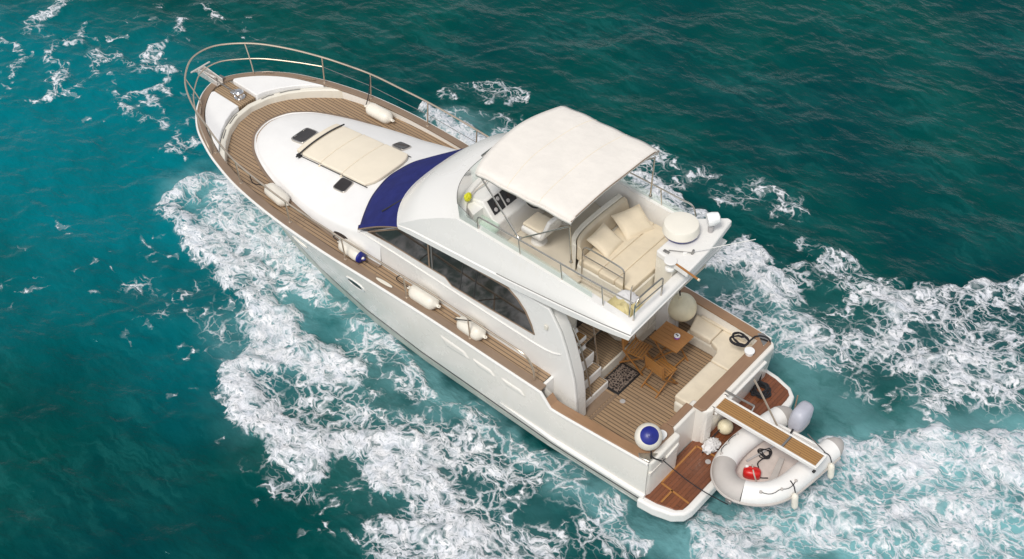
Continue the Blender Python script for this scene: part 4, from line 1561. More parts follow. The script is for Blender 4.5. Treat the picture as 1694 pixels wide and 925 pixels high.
# bench with sun pad aft
b = MB()
b.prism([(2.20, 0.72), (3.42, 0.72), (3.62, 0.35), (3.62, -1.04), (2.20, -1.04)], 3.453, 3.72)
bench = b.build('fly_bench', M['gel_cream'], fly, bevel=0.03, seg=2)
for x0, x1, y0, y1 in ((2.95, 3.40, -1.0, 0.70), (2.585, 2.945, -1.0, 0.72), (2.22, 2.58, -0.98, 0.72)):
    b = MB()
    b.box(x0, x1, y0, y1, 3.72, 3.855)
    b.build('pad', M['tan'], bench, bevel=0.028, seg=3)
b = MB()
bk = [(3.42, 0.62), (3.55, 0.45), (3.62, 0.15), (3.64, -0.4), (3.62, -1.03)]
cr = catmull([Vector((x, y, 0)) for x, y in bk], 6)
b.loft([[Vector((p.x - 0.13, p.y, 3.74)), Vector((p.x + 0.0, p.y, 4.05)), Vector((p.x + 0.08, p.y + 0.0, 4.07)), Vector((p.x + 0.09, p.y, 3.74))] for p in cr], True)
b.build('backrest', M['tan'], bench, bevel=0.025, seg=3)
b = MB()
cr2 = [Vector((p.x + 0.14, p.y + 0.02, 0)) for p in cr]
b.loft([[Vector((p.x - 0.05, p.y, 3.46)), Vector((p.x - 0.05, p.y, 4.09)), Vector((p.x + 0.05, p.y, 4.09)), Vector((p.x + 0.06, p.y, 3.46))] for p in cr2], True)
b.build('bench_back', M['gel_cream'], bench, bevel=0.03, seg=3)

# aft wing that carries the radar
b = MB()
b.prism([(1.40, 0.22), (2.16, 0.10), (2.16, -1.02), (1.95, -1.20), (1.68, -1.44), (1.58, -1.42), (1.44, -0.5)], 4.26, 4.40)
wing = b.build('radar_wing', M['gel'], fly, bevel=0.03, seg=3)
b = MB()
b.prism([(1.76, 0.16), (2.18, 0.06), (2.18, -0.98), (1.80, -1.02)], 3.453, 4.262)
b.build('wing_base', M['gel_cream'], wing, bevel=0.02)
b = MB()
b.lathe([(0.28, 0), (0.31, 0.03), (0.315, 0.05)], (2.08, -0.52, 4.42), n=40)
rb = b.build('radar_dome', M['fblue'], wing)
b = MB()
b.lathe([(0.315, 0.0), (0.335, 0.03), (0.332, 0.06), (0.318, 0.17), (0.306, 0.19), (0.28, 0.198), (0.14, 0.206), (0, 0.208)], (2.08, -0.52, 4.472), n=44)
b.build('dome_cover', M['dome'], rb)
b = MB()
b.lathe([(0.05, 0), (0.05, 0.05), (0.055, 0.055), (0.055, 0.13), (0.045, 0.135), (0.045, 0.19)], (1.71, -0.92, 4.40), n=18)
sl = b.build('search_light', M['grey'], wing)
b = MB()
b.M = Matrix.Translation((1.71, -0.95, 4.68)) @ Matrix.Rotation(math.radians(50), 4, 'Z')
b.lathe([(0.06, -0.13), (0.10, -0.11), (0.125, 0.0), (0.125, 0.08), (0.115, 0.1), (0.0, 0.105)], (0, 0, 0), (1, 0, -0.15), 20)
b.build('lamp_head', M['white'], sl)
b = MB()
b.lathe([(0.09, 0), (0.085, 0.03), (0.05, 0.05), (0.045, 0.09)], (1.80, 0.17, 4.22), n=20)
b.lathe([(0.115, 0.0), (0.12, 0.015), (0.11, 0.03), (0.0, 0.035)], (1.80, 0.17, 4.40), n=28)
b.tube([(1.80, 0.17, 4.3), (1.80, 0.17, 4.41)], 0.04, 10)
b.build('satellite_antenna', M['gel'], wing)
b = MB()
b.tube([(1.76, 0.14, 4.38), (1.16, 0.24, 4.40)], 0.022, 10)
fs = b.build('flag_staff', M['oak'], wing)
b = MB()
b.lathe([(0.024, 0), (0.024, 0.03)], (1.17, 0.238, 4.40), (1.0, 0.27, 4.40), 10)
b.build('end_cap', M['cream'], fs)
b = MB()
b.lathe([(0.03, 0), (0.025, 0.05), (0.010, 0.08), (0.006, 1.3)], (1.74, -0.12, 4.41), (0.95, -1.02, 4.56), 8)
b.build('whip_antenna', M['gel'], wing)
b = MB()
b.tube([(1.98, -0.02, 4.42), (1.62, -0.22, 4.43)], 0.010, 6)
b.tube([(1.62, -0.22, 4.40), (1.60, -0.23, 4.50)], 0.022, 8)
b.build('antenna_base', M['steel_dark'], wing)
b = MB()
b.box(1.93, 2.05, 0.0, 0.06, 4.405, 4.43)
b.build('cleat', M['steel_dark'], wing, bevel=0.008)

# rails round the stair opening
def hoop(name, pts, r=0.016, parent=fly):
    b = MB()
    b.tube(catmull(pts, 5), r, 8)
    return b.build(name, M['steel'], parent)


h1 = hoop('stair_rail', [(3.30, 0.72, 3.45), (3.30, 0.72, 4.10), (3.24, 0.72, 4.25), (3.1, 0.72, 4.27), (2.5, 0.74, 4.27), (2.38, 0.74, 4.22), (2.36, 0.74, 4.1), (2.36, 0.74, 3.45)])
b = MB()
b.tube([(3.30, 0.72, 4.05), (2.37, 0.74, 4.05)], 0.012, 8)
b.build('cross_bar', M['steel'], h1)
h2 = hoop('aft_gate', [(1.62, 1.46, 4.05), (1.62, 1.44, 4.36), (1.62, 1.38, 4.46), (1.62, 1.27, 4.50), (1.60, 0.78, 4.52), (1.60, 0.70, 4.49), (1.60, 0.67, 4.4), (1.62, 0.66, 4.05)])
b = MB()
b.tube([(1.62, 1.45, 4.32), (1.60, 0.665, 4.32)], 0.012, 8)
b.build('cross_bar', M['steel'], h2)
h3 = hoop('boarding_hoop', [(2.25, 0.80, 3.5), (2.1, 0.85, 4.1), (1.95, 1.1, 4.30), (1.78, 1.35, 4.30), (1.72, 1.45, 4.06)], 0.013)
b = MB()
b.slab([(2.30, 1.06, 3.46), (2.30, 1.40, 3.46), (3.3, 1.40, 4.05), (3.3, 1.30, 4.05)], (0, 0, 0.03))
b.build('hatch_lid', M['gel'], fly, bevel=0.01)

# ---------------------------------------------------------------- bimini
def bim(u, v):
    """u 0..1 aft to fore, v -1..1 starboard to port"""
    xf = 5.33 + 0.22 * (1 - v * v)
    x = lerp(3.17, xf, u)
    crown = 0.07 * (1 - abs(v) ** 2.4)
    z = 5.31 + crown + 0.02 * math.sin(math.pi * min(max(u, 0), 1)) - 0.05 * u
    droop = max(0, abs(v) - 0.92) * 0.4
    y = v * 1.27
    z += 0.010 * math.sin(u * 21 + v * 2) * (abs(v) ** 3) + 0.008 * math.sin(v * 6 + u * 9)
    return Vector((x, y, z - droop))


b = MB()
rows = [[bim(i / 26, lerp(-1, 1, j / 26)) for j in range(27)] for i in range(27)]
b.grid(rows)
bimini = b.build('bimini_canopy', M['canvas'], yacht, solid=0.02, angle=60)
b = MB()
for s in (-1, 1):
    sk = []
    for i in range(27):
        p = bim(i / 26, s)
        sk.append([p + Vector((0, s * 0.005, 0.0)), p + Vector((0, s * 0.006, -0.05)), p + Vector((0, -s * 0.02, -0.10))])
    b.grid(sk)
for u in (0, 1):
    sk = []
    for j in range(27):
        p = bim(u, lerp(-1, 1, j / 26))
        d = 0.006 if u else -0.006
        sk.append([p + Vector((d, 0, 0)), p + Vector((d, 0, -0.04)), p + Vector((-d * 2, 0, -0.07))])
    b.grid(sk)
b.build('valance', M['canvas'], bimini, solid=0.012)
b = MB()
b.tube([bim(0.0, lerp(-1, 1, j / 20)) + Vector((-0.006, 0, -0.008)) for j in range(21)], 0.011, 6)
b.build('hem', M['cap'], bimini)
for u in (0.33, 0.66):
    b = MB()
    b.tube([bim(u, lerp(-1, 1, j / 26)) + Vector((0, 0, 0.008)) for j in range(27)], 0.008, 6)
    b.build('seam', M['pad'], bimini)
for s in (1, -1):
    yb = 1.30 if s > 0 else -1.28
    for top_, bot in (((5.22, s * 1.24, 5.13), (4.30, yb, 4.26)), ((3.22, s * 1.24, 5.13), (3.20, yb - s * 0.12, 4.26)), ((3.24, s * 1.22, 5.10), (4.28, yb, 4.28))):
        b = MB()
        b.tube([top_, bot], 0.016, 8)
        b.lathe([(0.035, 0), (0.03, 0.03), (0.02, 0.06)], bot, top_, 12)
        b.build('frame_pole', M['steel'], bimini)
for u in (0.02, 0.5, 0.97):
    b = MB()
    b.tube([bim(u, lerp(-0.97, 0.97, j / 16)) + Vector((0, 0, -0.035)) for j in range(17)], 0.014, 8)
    b.build('frame_bow', M['steel'], bimini)
b = MB()
b.tube([(5.50, 0.22, 5.30), (6.05, 0.30, 4.64)], 0.022, 8)
b.build('frame_strut', M['steel_dark'], bimini)

# ---------------------------------------------------------------- cockpit
b = MB()
b.box(0.86, 3.66, -1.92, 1.92, 0.70, 0.75)
floor_ = b.build('cockpit_floor', M['teak'], yacht)
for x, y in ((2.28, 0.62), (1.30, 1.42)):
    b = MB()
    b.lathe([(0.055, 0), (0.055, 0.006), (0.045, 0.008)], (x, y, 0.75), n=20)
    b.build('drain_cap', M['grey'], floor_)
for x0, x1, y0, y1 in ((2.52, 2.72, 0.62, 1.35), (2.44, 2.50, 0.50, 1.40), (1.0, 1.06, 0.35, 1.30)):
    b = MB()
    b.box(x0, x1, y0, y1, 0.75, 0.757)
    b.build('hatch_board', M['cap'], floor_)
# raised landing by the door
b = MB()
b.box(2.92, 3.58, -1.60, 0.50, 0.751, 1.02)
land = b.build('door_step', M['gel_cream'], yacht, bevel=0.02)
b = MB()
b.box(2.95, 3.57, -0.85, 0.48, 1.021, 1.045)
b.build('tread', M['teak_cross'], land, bevel=0.006)
b = MB()
prof = catmull([Vector((2.90, -0.45, 0)), Vector((2.86, -0.8, 0)), Vector((2.92, -1.2, 0)), Vector((2.95, -1.6, 0))], 5)
b.prism([(p.x, p.y) for p in prof] + [(3.58, -1.6), (3.58, -0.40), (3.2, -0.33)], 1.047, 1.62)
b.build('wet_bar', M['gel_cream'], yacht, bevel=0.06, seg=3)
# stairs up to the flybridge
b = MB()
b.slab([(2.86, 1.31, 0.752), (3.0, 1.31, 1.1), (3.50, 1.31, 1.9), (3.60, 1.31, 1.9), (3.60, 1.31, 0.752)], (0, -0.77, 0))
stair = b.build('staircase', M['gel'], yacht)
for x, z in ((2.85, 0.93), (3.03, 1.21), (3.22, 1.50), (3.42, 1.82)):
    b = MB()
    b.box(x - 0.14, x + 0.13, 0.50, 1.30, z - 0.25, z)
    st_ = b.build('step', M['gel'], stair, bevel=0.03, seg=3)
    b = MB()
    b.box(x - 0.118, x + 0.115, 0.535, 1.29, z, z + 0.012)
    b.build('tread', M['teak_cross'] if z < 1.7 else M['teak_gold'], st_)  # top tread golden: the yellow light on it is put into its colour
for y in (1.06, 0.52):
    b = MB()
    if y > 1:
        pts = [(2.72, 1.045, 0.95), (2.86, 1.045, 1.6), (3.02, 1.045, 2.1), (3.22, 1.05, 2.5)]
    else:
        pts = [(2.98, 0.52, 1.22), (3.06, 0.51, 1.7), (3.16, 0.50, 2.2), (3.35, 0.50, 2.7)]
    b.tube(catmull(pts, 5), 0.018, 8)
    b.build('hand_rail', M['steel'], stair)
# small step from the side deck
for s in (1, -1):
    b = MB()
    b.box(2.90, 3.20, min(s * 1.45, s * 1.91), max(s * 1.45, s * 1.91), 0.751, 1.09)
    so = b.build('deck_step', M['gel'], yacht, bevel=0.02)
    b = MB()
    b.box(2.92, 3.19, min(s * 1.48, s * 1.90), max(s * 1.48, s * 1.90), 1.091, 1.115)
    b.build('tread', M['teak_cross'], so, bevel=0.005)

# transom
b = MB()
for out_, top_, zt_ in (([(0.72, 1.99), (0.68, 1.90), (0.68, 1.06), (1.00, 1.06), (1.00, 1.99)], [(0.70, 1.99), (0.66, 1.90), (0.66, 1.06), (1.00, 1.06), (1.00, 1.99)], 1.425),
                        ([(0.82, 1.08), (0.82, 0.20), (0.99, 0.20), (0.99, 1.08)], [(0.81, 1.08), (0.81, 0.20), (0.99, 0.20), (0.99, 1.08)], 1.418),
                        ([(0.72, 0.34), (0.67, 0.22), (0.67, -1.90), (0.72, -1.99), (0.87, -1.99), (0.87, 0.38)], [(0.62, 0.34), (0.55, 0.22), (0.55, -1.88), (0.62, -1.99), (0.87, -1.99), (0.87, 0.38)], 1.431)):
    b.loft([[Vector((x, y, 0.30)) for x, y in out_], [Vector((x, y, 1.30)) for x, y in top_], [Vector((x, y, zt_)) for x, y in top_]], True)
tr = b.build('transom', M['hull'], yacht, bevel=0.05, seg=4)
b = MB()
b.prism([(0.655, 1.98), (0.655, 1.10), (0.66, 1.06), (0.655, 1.98)][:3] + [(0.70, 1.99)], 1.10, 1.16)
b.build('ledge', M['hull'], tr)
for poly in ([(0.80, 1.93), (0.77, 1.12), (0.84, 1.05), (1.04, 1.05), (1.04, 1.93)], [(0.86, 1.04), (0.86, 0.40), (1.01, 0.40), (1.01, 1.04)], [(0.68, 0.38), (0.63, 0.30), (0.63, -1.90), (0.70, -1.95), (0.875, -1.95), (0.875, 0.38)]):
    b = MB()
    b.prism(poly, 1.415, 1.468)
    b.build('transom_cap', M['cap_cross'], tr, bevel=0.012)
b = MB()
b.prism([(0.66, 0.14), (0.50, 0.12), (0.50, -1.60), (0.66, -1.62)], 1.22, 1.27)
b.build('locker_lid', M['gel'], tr, bevel=0.015)
b = MB()
b.prism([(0.60, 0.31), (0.56, 0.12), (0.67, 0.12), (0.70, 0.31)], 0.47, 1.40)
b.build('transom_pillar', M['hull'], tr, bevel=0.03, seg=3)
for y in (1.38, -1.38):
    b = MB()
    b.lathe([(0.075, 0), (0.075, 0.05), (0.10, 0.07), (0.10, 0.09), (0.0, 0.095)], (0.875 if y > 0 else 0.80, y, 1.468), n=24)
    b.build('mooring_post', M['white'], tr)
    b = MB()
    sy = 1 if y > 0 else -1
    b.prism([(0.70, sy * 1.72), (0.70, sy * 1.98), (0.90, sy * 2.02), (0.98, sy * 1.94)], 1.43, 1.475)
    b.build('corner_plate', M['steel'], tr, bevel=0.01)
    for q in (1.62, 1.70):
        b = MB()
        b.tube([(0.665, sy * q, 1.28), (0.60, sy * q, 1.28)], 0.022, 8)
        b.build('stern_fairlead', M['steel_dark'], tr)
b = MB()
b.tube([(0.672, 1.45, 1.16), (0.655, 1.50, 1.18), (0.655, 1.18, 1.22), (0.672, 1.12, 1.22)], 0.025, 8)
b.build('grab_handle', M['hull'], tr)

# bench in the cockpit corner
b = MB()
b.prism([(0.872, 0.22), (1.40, 0.22), (1.40, -1.34), (1.62, -1.44), (2.28, -1.44), (2.28, -1.88), (0.872, -1.88)], 0.751, 1.05)
bn = b.build('cockpit_bench', M['gel_cream'], yacht, bevel=0.06, seg=4)
for poly in ([(0.90, 0.20), (1.40, 0.20), (1.40, -0.98), (0.90, -0.98)],
             [(0.90, -0.99), (1.40, -0.99), (1.42, -1.22), (1.50, -1.36), (1.68, -1.42), (1.68, -1.87), (0.90, -1.87)],
             [(1.69, -1.43), (2.20, -1.43), (2.33, -1.87), (1.69, -1.87)]):
    b = MB()
    b.prism(poly, 1.05, 1.20)
    b.build('cushion', M['cream'], bn, bevel=0.04, seg=4)
b = MB()
b.prism([(0.88, 0.1), (0.96, 0.1), (0.96, -1.7), (1.1, -1.80), (2.2, -1.82), (2.2, -1.88), (0.88, -1.88)], 1.195, 1.24)
b.build('back_roll', M['cream'], bn, bevel=0.02, seg=3)

# bathing platform
def plat(o):
    return [(0.80, 2.03 + o), (0.45, 2.0 + o), (0.10, 1.90 + o), (0.0 - o * 0.7, 1.80 + o * 0.5), (-0.02 - o, 1.66), (-0.02 - o, -1.66), (0.0 - o * 0.7, -1.80 - o * 0.5), (0.10, -1.90 - o), (0.45, -2.0 - o), (0.80, -2.03 - o)]


b = MB()
b.prism(plat(0.11), 0.22, 0.47)
pl = b.build('bathing_platform', M['gel'], yacht, bevel=0.05, seg=4)
b = MB()
b.prism(plat(-0.01), 0.46, 0.492)
b.build('platform_deck', M['teak_wet'], pl, bevel=0.008)
b = MB()
for a, c in (((0.66, 0.43), (0.66, 1.56)), ((0.66, 1.56), (0.0, 1.62)), ((0.66, 0.43), (0.02, 0.40)), ((0.40, 1.57), (0.40, 1.92))):
    d = (Vector((*c, 0)) - Vector((*a, 0))).normalized()
    n = Vector((-d.y, d.x, 0)) * 0.018
    A, C = Vector((*a, 0.492)), Vector((*c, 0.492))
    b.slab([A - n, C - n, C + n, A + n], (0, 0, 0.006))
b.build('hatch_trim', M['oak'], pl)
b = MB()
b.lathe([(0.055, 0), (0.055, 0.008), (0.04, 0.010)], (0.28, 0.60, 0.492), n=20)
b.build('drain_cap', M['grey'], pl)

# gangway
gw = MB()
z0 = 1.40
x0, x1 = 0.66, -1.62
for y in (-0.225, 0.125):
    gw.box(x1, x0, y - 0.019, y + 0.019, z0 - 0.07, z0 + 0.010)
gw.box(x1, x1 + 0.05, -0.205, 0.105, z0 - 0.06, z0 - 0.01)
gang = gw.build('gangway', M['gel'], yacht, bevel=0.008)
for xa, xb_ in ((-0.86, 0.60), (-1.57, -0.91)):
    b = MB()
    b.box(xa, xb_, -0.204, 0.104, z0 - 0.04, z0 - 0.008)
    b.build('tread_panel', M['teak_gold'], gang)
b = MB()
b.box(-0.905, -0.865, -0.204, 0.104, z0 - 0.04, z0 + 0.006)
b.build('joint_plate', M['steel'], gang)
b = MB()
for y in (-0.25, 0.15):
    b.box(0.54, 0.70, y - 0.02, y + 0.02, z0 - 0.16, z0 + 0.03)
b.tube([(0.70, -0.27, z0 - 0.06), (0.70, 0.19, z0 - 0.06)], 0.03, 10)
b.build('hinge', M['steel'], gang, bevel=0.006)
b = MB()
b.tube([(0.62, -0.32, z0 + 0.04), (0.0, -0.34, z0 + 0.05)], 0.022, 8)
b.tube([(0.0, -0.34, z0 + 0.05), (0.0, -0.26, z0 - 0.02)], 0.018, 8)
b.build('side_bar', M['steel_dark'], gang)
b = MB()
b.tube([(-0.55, -0.26, z0), (0.42, -1.02, 1.30)], 0.02, 8)
b.build('stay', M['steel_warm'], gang)
b = MB()
b.tube([(-1.57, -0.27, z0), (-0.95, -0.78, 0.98)], 0.012, 8)
b.build('lift_line', M['steel_dark'], gang)
b = MB()
b.lathe([(0.03, 0), (0.03, 0.05)], (-1.60, 0.135, z0 - 0.08), (-1.60, 0.3, z0 - 0.08), 10)
b.lathe([(0.03, 0), (0.03, 0.05)], (0.60, 0.165, z0 - 0.08), (0.60, 0.4, z0 - 0.08), 10)
b.build('wheel', M['black'], gang)

# ================================================================ loose things
def crumple(cx, cy, cz, sx, sy, sz, seed, n=18, rough=0.35, bumps=5.0):
    """a bundle of cloth: a flattened ball with folds"""
    rng = random.Random(seed)
    ph = [(rng.uniform(1.5, bumps), rng.uniform(1.5, bumps), rng.uniform(1.5, bumps), rng.uniform(0, 6.28)) for _ in range(9)]
    rows = []
    for i in range(n + 1):
        th = math.pi * i / n
        row = []
        for j in range(2 * n):
            f = 2 * math.pi * j / (2 * n)
            d = Vector((math.sin(th) * math.cos(f), math.sin(th) * math.sin(f), math.cos(th)))
            r = 1 + rough * sum(abs(math.sin(a * d.x + b_ * d.y + c * d.z + p)) - 0.6 for a, b_, c, p in ph) / 4
            z = d.z * r * sz
            row.append(Vector((cx + d.x * r * sx, cy + d.y * r * sy, max(cz + z, 0.0 if cz >= 0 else z))))
        rows.append(row)
    b = MB()
    b.loft(rows, True, False, True)
    return b


def sausage(name_label, a, c, r, blue=0, group='sausage fenders on the side decks', tie=None, mat=None, cap_end=1):
    a, c = Vector(a), Vector(c)
    L = (c - a).length
    t = thing('fender', name_label, 'fender', a.lerp(c, 0.5), 0, group)
    t.rotation_mode = 'QUATERNION'
    O = a.lerp(c, 0.5)
    d = (c - a).normalized()
    A, Cc = -d * L / 2, d * L / 2
    b = MB()
    e0, e1 = L * 0.06, L * 0.94
    prof = [(r * 0.16, 0), (r * 0.22, L * 0.03), (r * 0.26, e0), (r * 0.62, e0 + L * 0.035), (r * 0.93, e0 + L * 0.11), (r, e0 + L * 0.2), (r, L * 0.5), (r, e1 - L * 0.2), (r * 0.93, e1 - L * 0.11), (r * 0.62, e1 - L * 0.035), (r * 0.26, e1), (r * 0.22, L * 0.97), (r * 0.16, L)]
    b.lathe(prof, A, Cc, 24)
    body = b.build('fender_body', mat or M['fender'], t, angle=60)
    for q, s in ((A, 1), (Cc, -1)):
        b = MB()
        rr = r * 0.17
        n1 = d.cross(Vector((0, 0, 1)))
        b.tube([q + d * s * 0.0 + (d * math.cos(w) + n1 * math.sin(w)) * rr for w in [2 * math.pi * k / 12 for k in range(12)]], r * 0.09, 6, True)
        b.build('eyelet', M['fblue'] if blue and s < 0 else (mat or M['fender']), body)
    if blue:
        b = MB()
        b.lathe([(r * 0.96, L * 0.855), (r * 0.965, L * 0.875), (r * 0.92, L * 0.905), (r * 0.66, L * 0.935), (0.0, L * 0.955)], A, Cc, 24)
        b.build('blue_end', M['fblue'], t)
    if tie:
        b = MB()
        tp = [Vector(p) - O for p in tie]
        b.tube(catmull([A] + tp, 4), 0.011, 6)
        b.build('lanyard', M['rope'], t)
    return t


def tie_at(x, s=1):
    return (x, s * (yg(x) - 0.05), sheer(x) + rail_h(x))


sausage('white sausage fender on the port foredeck, furthest forward of the port row', (11.05, 1.62, 2.08), (10.28, 1.72, 2.05), 0.155, tie=[(11.1, 1.9, 2.3), tie_at(10.95)])
sausage('white sausage fender with a dark blue end, on the port side deck', (8.62, 1.85, 2.06), (7.88, 1.88, 2.03), 0.14, 1, tie=[(8.6, 2.0, 2.3), tie_at(8.3)])
sausage('plump white fender on the port side deck beside the middle of the tinted window', (6.65, 1.87, 2.00), (5.87, 1.86, 1.97), 0.165, tie=[(6.85, 2.0, 2.2), tie_at(6.6)])
sausage('plump white fender furthest aft on the port side deck, under the aft window end', (5.38, 1.86, 1.95), (4.67, 1.865, 1.92), 0.165, tie=[(5.3, 2.0, 2.1), tie_at(4.75)])
sausage('white sausage fender on the far side of the foredeck, hanging inside the bulwark', (11.40, -1.72, 2.10), (10.60, -1.77, 2.04), 0.155, tie=[(11.46, -1.90, 2.3), tie_at(11.46, -1)])


def ball(label, c, r, axis, mat, cap=None, tie=None, group='round ball fenders'):
    t = thing('ball_fender', label, 'ball fender', c, 0, group)
    ax = Vector(axis).normalized()
    prof = [(r * math.sin(math.pi * k / 20), -r * math.cos(math.pi * k / 20)) for k in range(20)] + [(r * 0.14, r * 0.99), (r * 0.13, r * 1.12), (0, r * 1.14)]
    b = MB()
    b.lathe(prof, (0, 0, 0), ax, 36)
    body = b.build('fender_body', mat, t, angle=60)
    if cap:
        b = MB()
        R = r * 1.008
        b.lathe([(R * math.sin(w), R * math.cos(w)) for w in [math.radians(42) * (1 - k / 8) for k in range(9)]], (0, 0, 0), ax, 36)
        cp = b.build('blue_cap', M['fblue'], t, angle=60)
        b = MB()
        b.lathe([(r * 0.16, r * 0.98), (r * 0.14, r * 1.13), (0.0, r * 1.15)], (0, 0, 0), ax, 20)
        b.build('eyelet', M['fblue'], cp)
    if tie:
        b = MB()
        b.tube(catmull([Vector(p) - Vector(c) for p in tie], 5), 0.014, 6)
        b.build('lanyard', M['rope'], t)
    return t


ball('large cream ball fender hanging under the overhang beside the wooden table', (2.50, -1.56, 1.50), 0.295, (0.1, 0.2, 1), M['fender_y'], tie=[(2.53, -1.49, 1.86), (2.6, -1.45, 2.5), (2.65, -1.4, 3.38)])
ball('white ball fender with a dark blue cap on the port corner of the stern', (0.94, 1.71, 1.735), 0.25, (-0.36, 0.40, 0.82), M['fender'], True, tie=[(0.80, 1.80, 1.52), (0.70, 1.88, 1.50), (0.62, 1.70, 1.30)])
ball('small cream ball fender on the bathing platform under the gangway', (0.45, -0.20, 0.645), 0.15, (0.2, 0.5, 0.4), M['fender_y'], tie=[(0.47, -0.12, 0.70), (0.55, 0.2, 0.50), (0.48, 0.5, 0.50)])

# sun pad on the fore cabin
pad = thing('sun_pad', 'cream three-panel sun pad strapped on the white foredeck between the hatches', 'sun pad', (10.0, 0, 2.45))


def pad_piece(name, x0, x1, y0, y1, th, parent, mat, rnd=False):
    b = MB()
    rows = []
    nx, ny = 8, 8
    top, bot = [], []
    for i in range(nx + 1):
        x = lerp(x0, x1, i / nx)
        rt_, rb_ = [], []
        for j in range(ny + 1):
            y = lerp(y0, y1, j / ny)
            xx = x
            if rnd and i <= 1:
                xx = x + (0.16 * (abs(y) / abs(y1)) ** 4 if i == 0 else 0.08 * (abs(y) / abs(y1)) ** 4)
            z = trunk_z(xx, y)
            rt_.append(Vector((xx - 10.0, y, z + th - 2.45)))
            rb_.append(Vector((xx - 10.0, y, z + 0.006 - 2.45)))
        top.append(rt_)
        bot.append(rb_)
    n = ny + 1
    b.grid(top)
    b.grid(bot)
    o = (nx + 1) * n
    per = [(i, 0) for i in range(nx + 1)] + [(nx, j) for j in range(1, n)] + [(i, ny) for i in range(nx - 1, -1, -1)] + [(0, j) for j in range(ny - 1, 0, -1)]
    ids = [i * n + j for i, j in per]
    for k in range(len(ids)):
        a, c = ids[k], ids[(k + 1) % len(ids)]
        b.f.append((a, c, o + c, o + a))
    return b.build(name, mat, parent, bevel=0.03, seg=3, angle=55)


pad_piece('cushion', 9.70, 10.36, -0.64, 0.64, 0.085, pad, M['pad'])
pad_piece('cushion', 10.365, 10.96, -0.63, 0.63, 0.085, pad, M['pad'])
pad_piece('cushion', 8.86, 9.695, -0.65, 0.65, 0.085, pad, M['pad'], True)
pad_piece('head_roll', 10.965, 11.16, -0.60, 0.60, 0.10, pad, M['pad'])
b = MB()
b.tube([Vector((10.975 - 10, y, trunk_z(10.975, y) + 0.10 - 2.45)) for y in [lerp(-0.66, 0.78, k / 12) for k in range(13)]], 0.018, 6)
stp = b.build('strap', M['black'], pad)
for s in (1, -1):
    b = MB()
    b.tube([Vector((x - 10, s * 0.655, trunk_z(x, 0.655) + 0.02 - 2.45)) for x in (11.0, 10.4, 9.8, 9.2, 8.95)], 0.010, 6)
    b.build('strap', M['rope'], pad)
    for x in (10.37, 9.71):
        b = MB()
        b.lathe([(0.03, 0), (0.03, 0.02), (0.018, 0.035)], (x - 10, s * 0.67, trunk_z(x, 0.67) - 2.45), n=12)
        b.build('fastener', M['cream'], pad)
b = MB()
b.box(0.95, 1.06, 0.63, 0.71, trunk_z(11, 0.66) - 2.45, trunk_z(11, 0.66) - 2.45 + 0.06)
b.build('buckle', M['black'], stp, bevel=0.01)

# cushions, towels and cloth on the flybridge
def pillow(label, c, rz, tilt, sx=0.52, sy=0.56, h=0.15):
    t = thing('pillow', label, 'pillow', c, rz, 'pillows on the flybridge pad')
    t.rotation_euler = (0, tilt, rz)
    rows = []
    n = 14
    top, bot = [], []
    for i in range(n + 1):
        u = lerp(-1, 1, i / n)
        a, d_ = [], []
        for j in range(n + 1):
            v = lerp(-1, 1, j / n)
            k = ((1 - abs(u) ** 3.5) * (1 - abs(v) ** 3.5)) ** 0.45
            px, py = u * sx / 2 * (1 - 0.06 * (1 - abs(v) ** 2) * abs(u) ** 6), v * sy / 2 * (1 - 0.06 * (1 - u * u) * abs(v) ** 6)
            a.append(Vector((px, py, h / 2 * k)))
            d_.append(Vector((px, py, -h / 2 * k)))
        top.append(a)
        bot.append(d_)
    b = MB()
    b.grid(top)
    b.grid([r[::-1] for r in bot])
    body = b.build('pillow_cover', M['tan'], t, angle=80)
    b = MB()
    edge = [top[i][0] for i in range(n + 1)] + [top[n][j] for j in range(1, n + 1)] + [top[i][n] for i in range(n - 1, -1, -1)] + [top[0][j] for j in range(n - 1, 0, -1)]
    b.tube(edge, 0.009, 6, True)
    b.build('piping', M['tan'], body)
    return t


pillow('tan pillow leaning on the flybridge backrest, the one nearer the stair rail', (3.27, 0.08, 3.96), math.radians(5), math.radians(-26))
pillow('tan pillow leaning in the flybridge corner beside the radar, furthest from the stair rail', (3.20, -0.66, 3.95), math.radians(-19), math.radians(-20), 0.58, 0.62)
t = thing('towel', 'pale yellow padded towel bundle heaped in the flybridge stair opening', 'towel', (2.06, 1.05, 3.46))
crumple(0, 0, 0.20, 0.36, 0.28, 0.26, 5, rough=0.22, bumps=4).build('towel_bundle', M['towel'], t, angle=80)
t = thing('towel', 'yellow rolled towel against the port coaming at the aft end of the flybridge', 'towel', (1.98, 1.26, 3.46))
crumple(0, 0, 0.26, 0.20, 0.17, 0.30, 8, rough=0.2, bumps=4).build('towel_roll', M['towel'], t, angle=80)
t = thing('cloth', 'white cloth lying over the yellow towels on the flybridge', 'cloth', (2.12, 0.95, 3.90))
crumple(0, 0, 0.0, 0.19, 0.16, 0.05, 15, rough=0.3, bumps=7).build('cloth_folds', M['cloth'], t, angle=80)
t = thing('yellow_bundle', 'small bright yellow bundle tied behind the flybridge windscreen', 'bundle', (5.70, 1.10, 4.27))
crumple(0, 0, 0.07, 0.06, 0.075, 0.085, 21, rough=0.45, bumps=8).build('bundle_cloth', M['yellow'], t, angle=80)
b = MB()
b.tube(catmull([(0.0, -0.05, 0.03), (0.06, -0.3, 0.02), (0.04, -0.5, 0.05), (0.1, -0.75, 0.03)], 5), 0.014, 6)
b.build('cord', M['rope_w'], t)

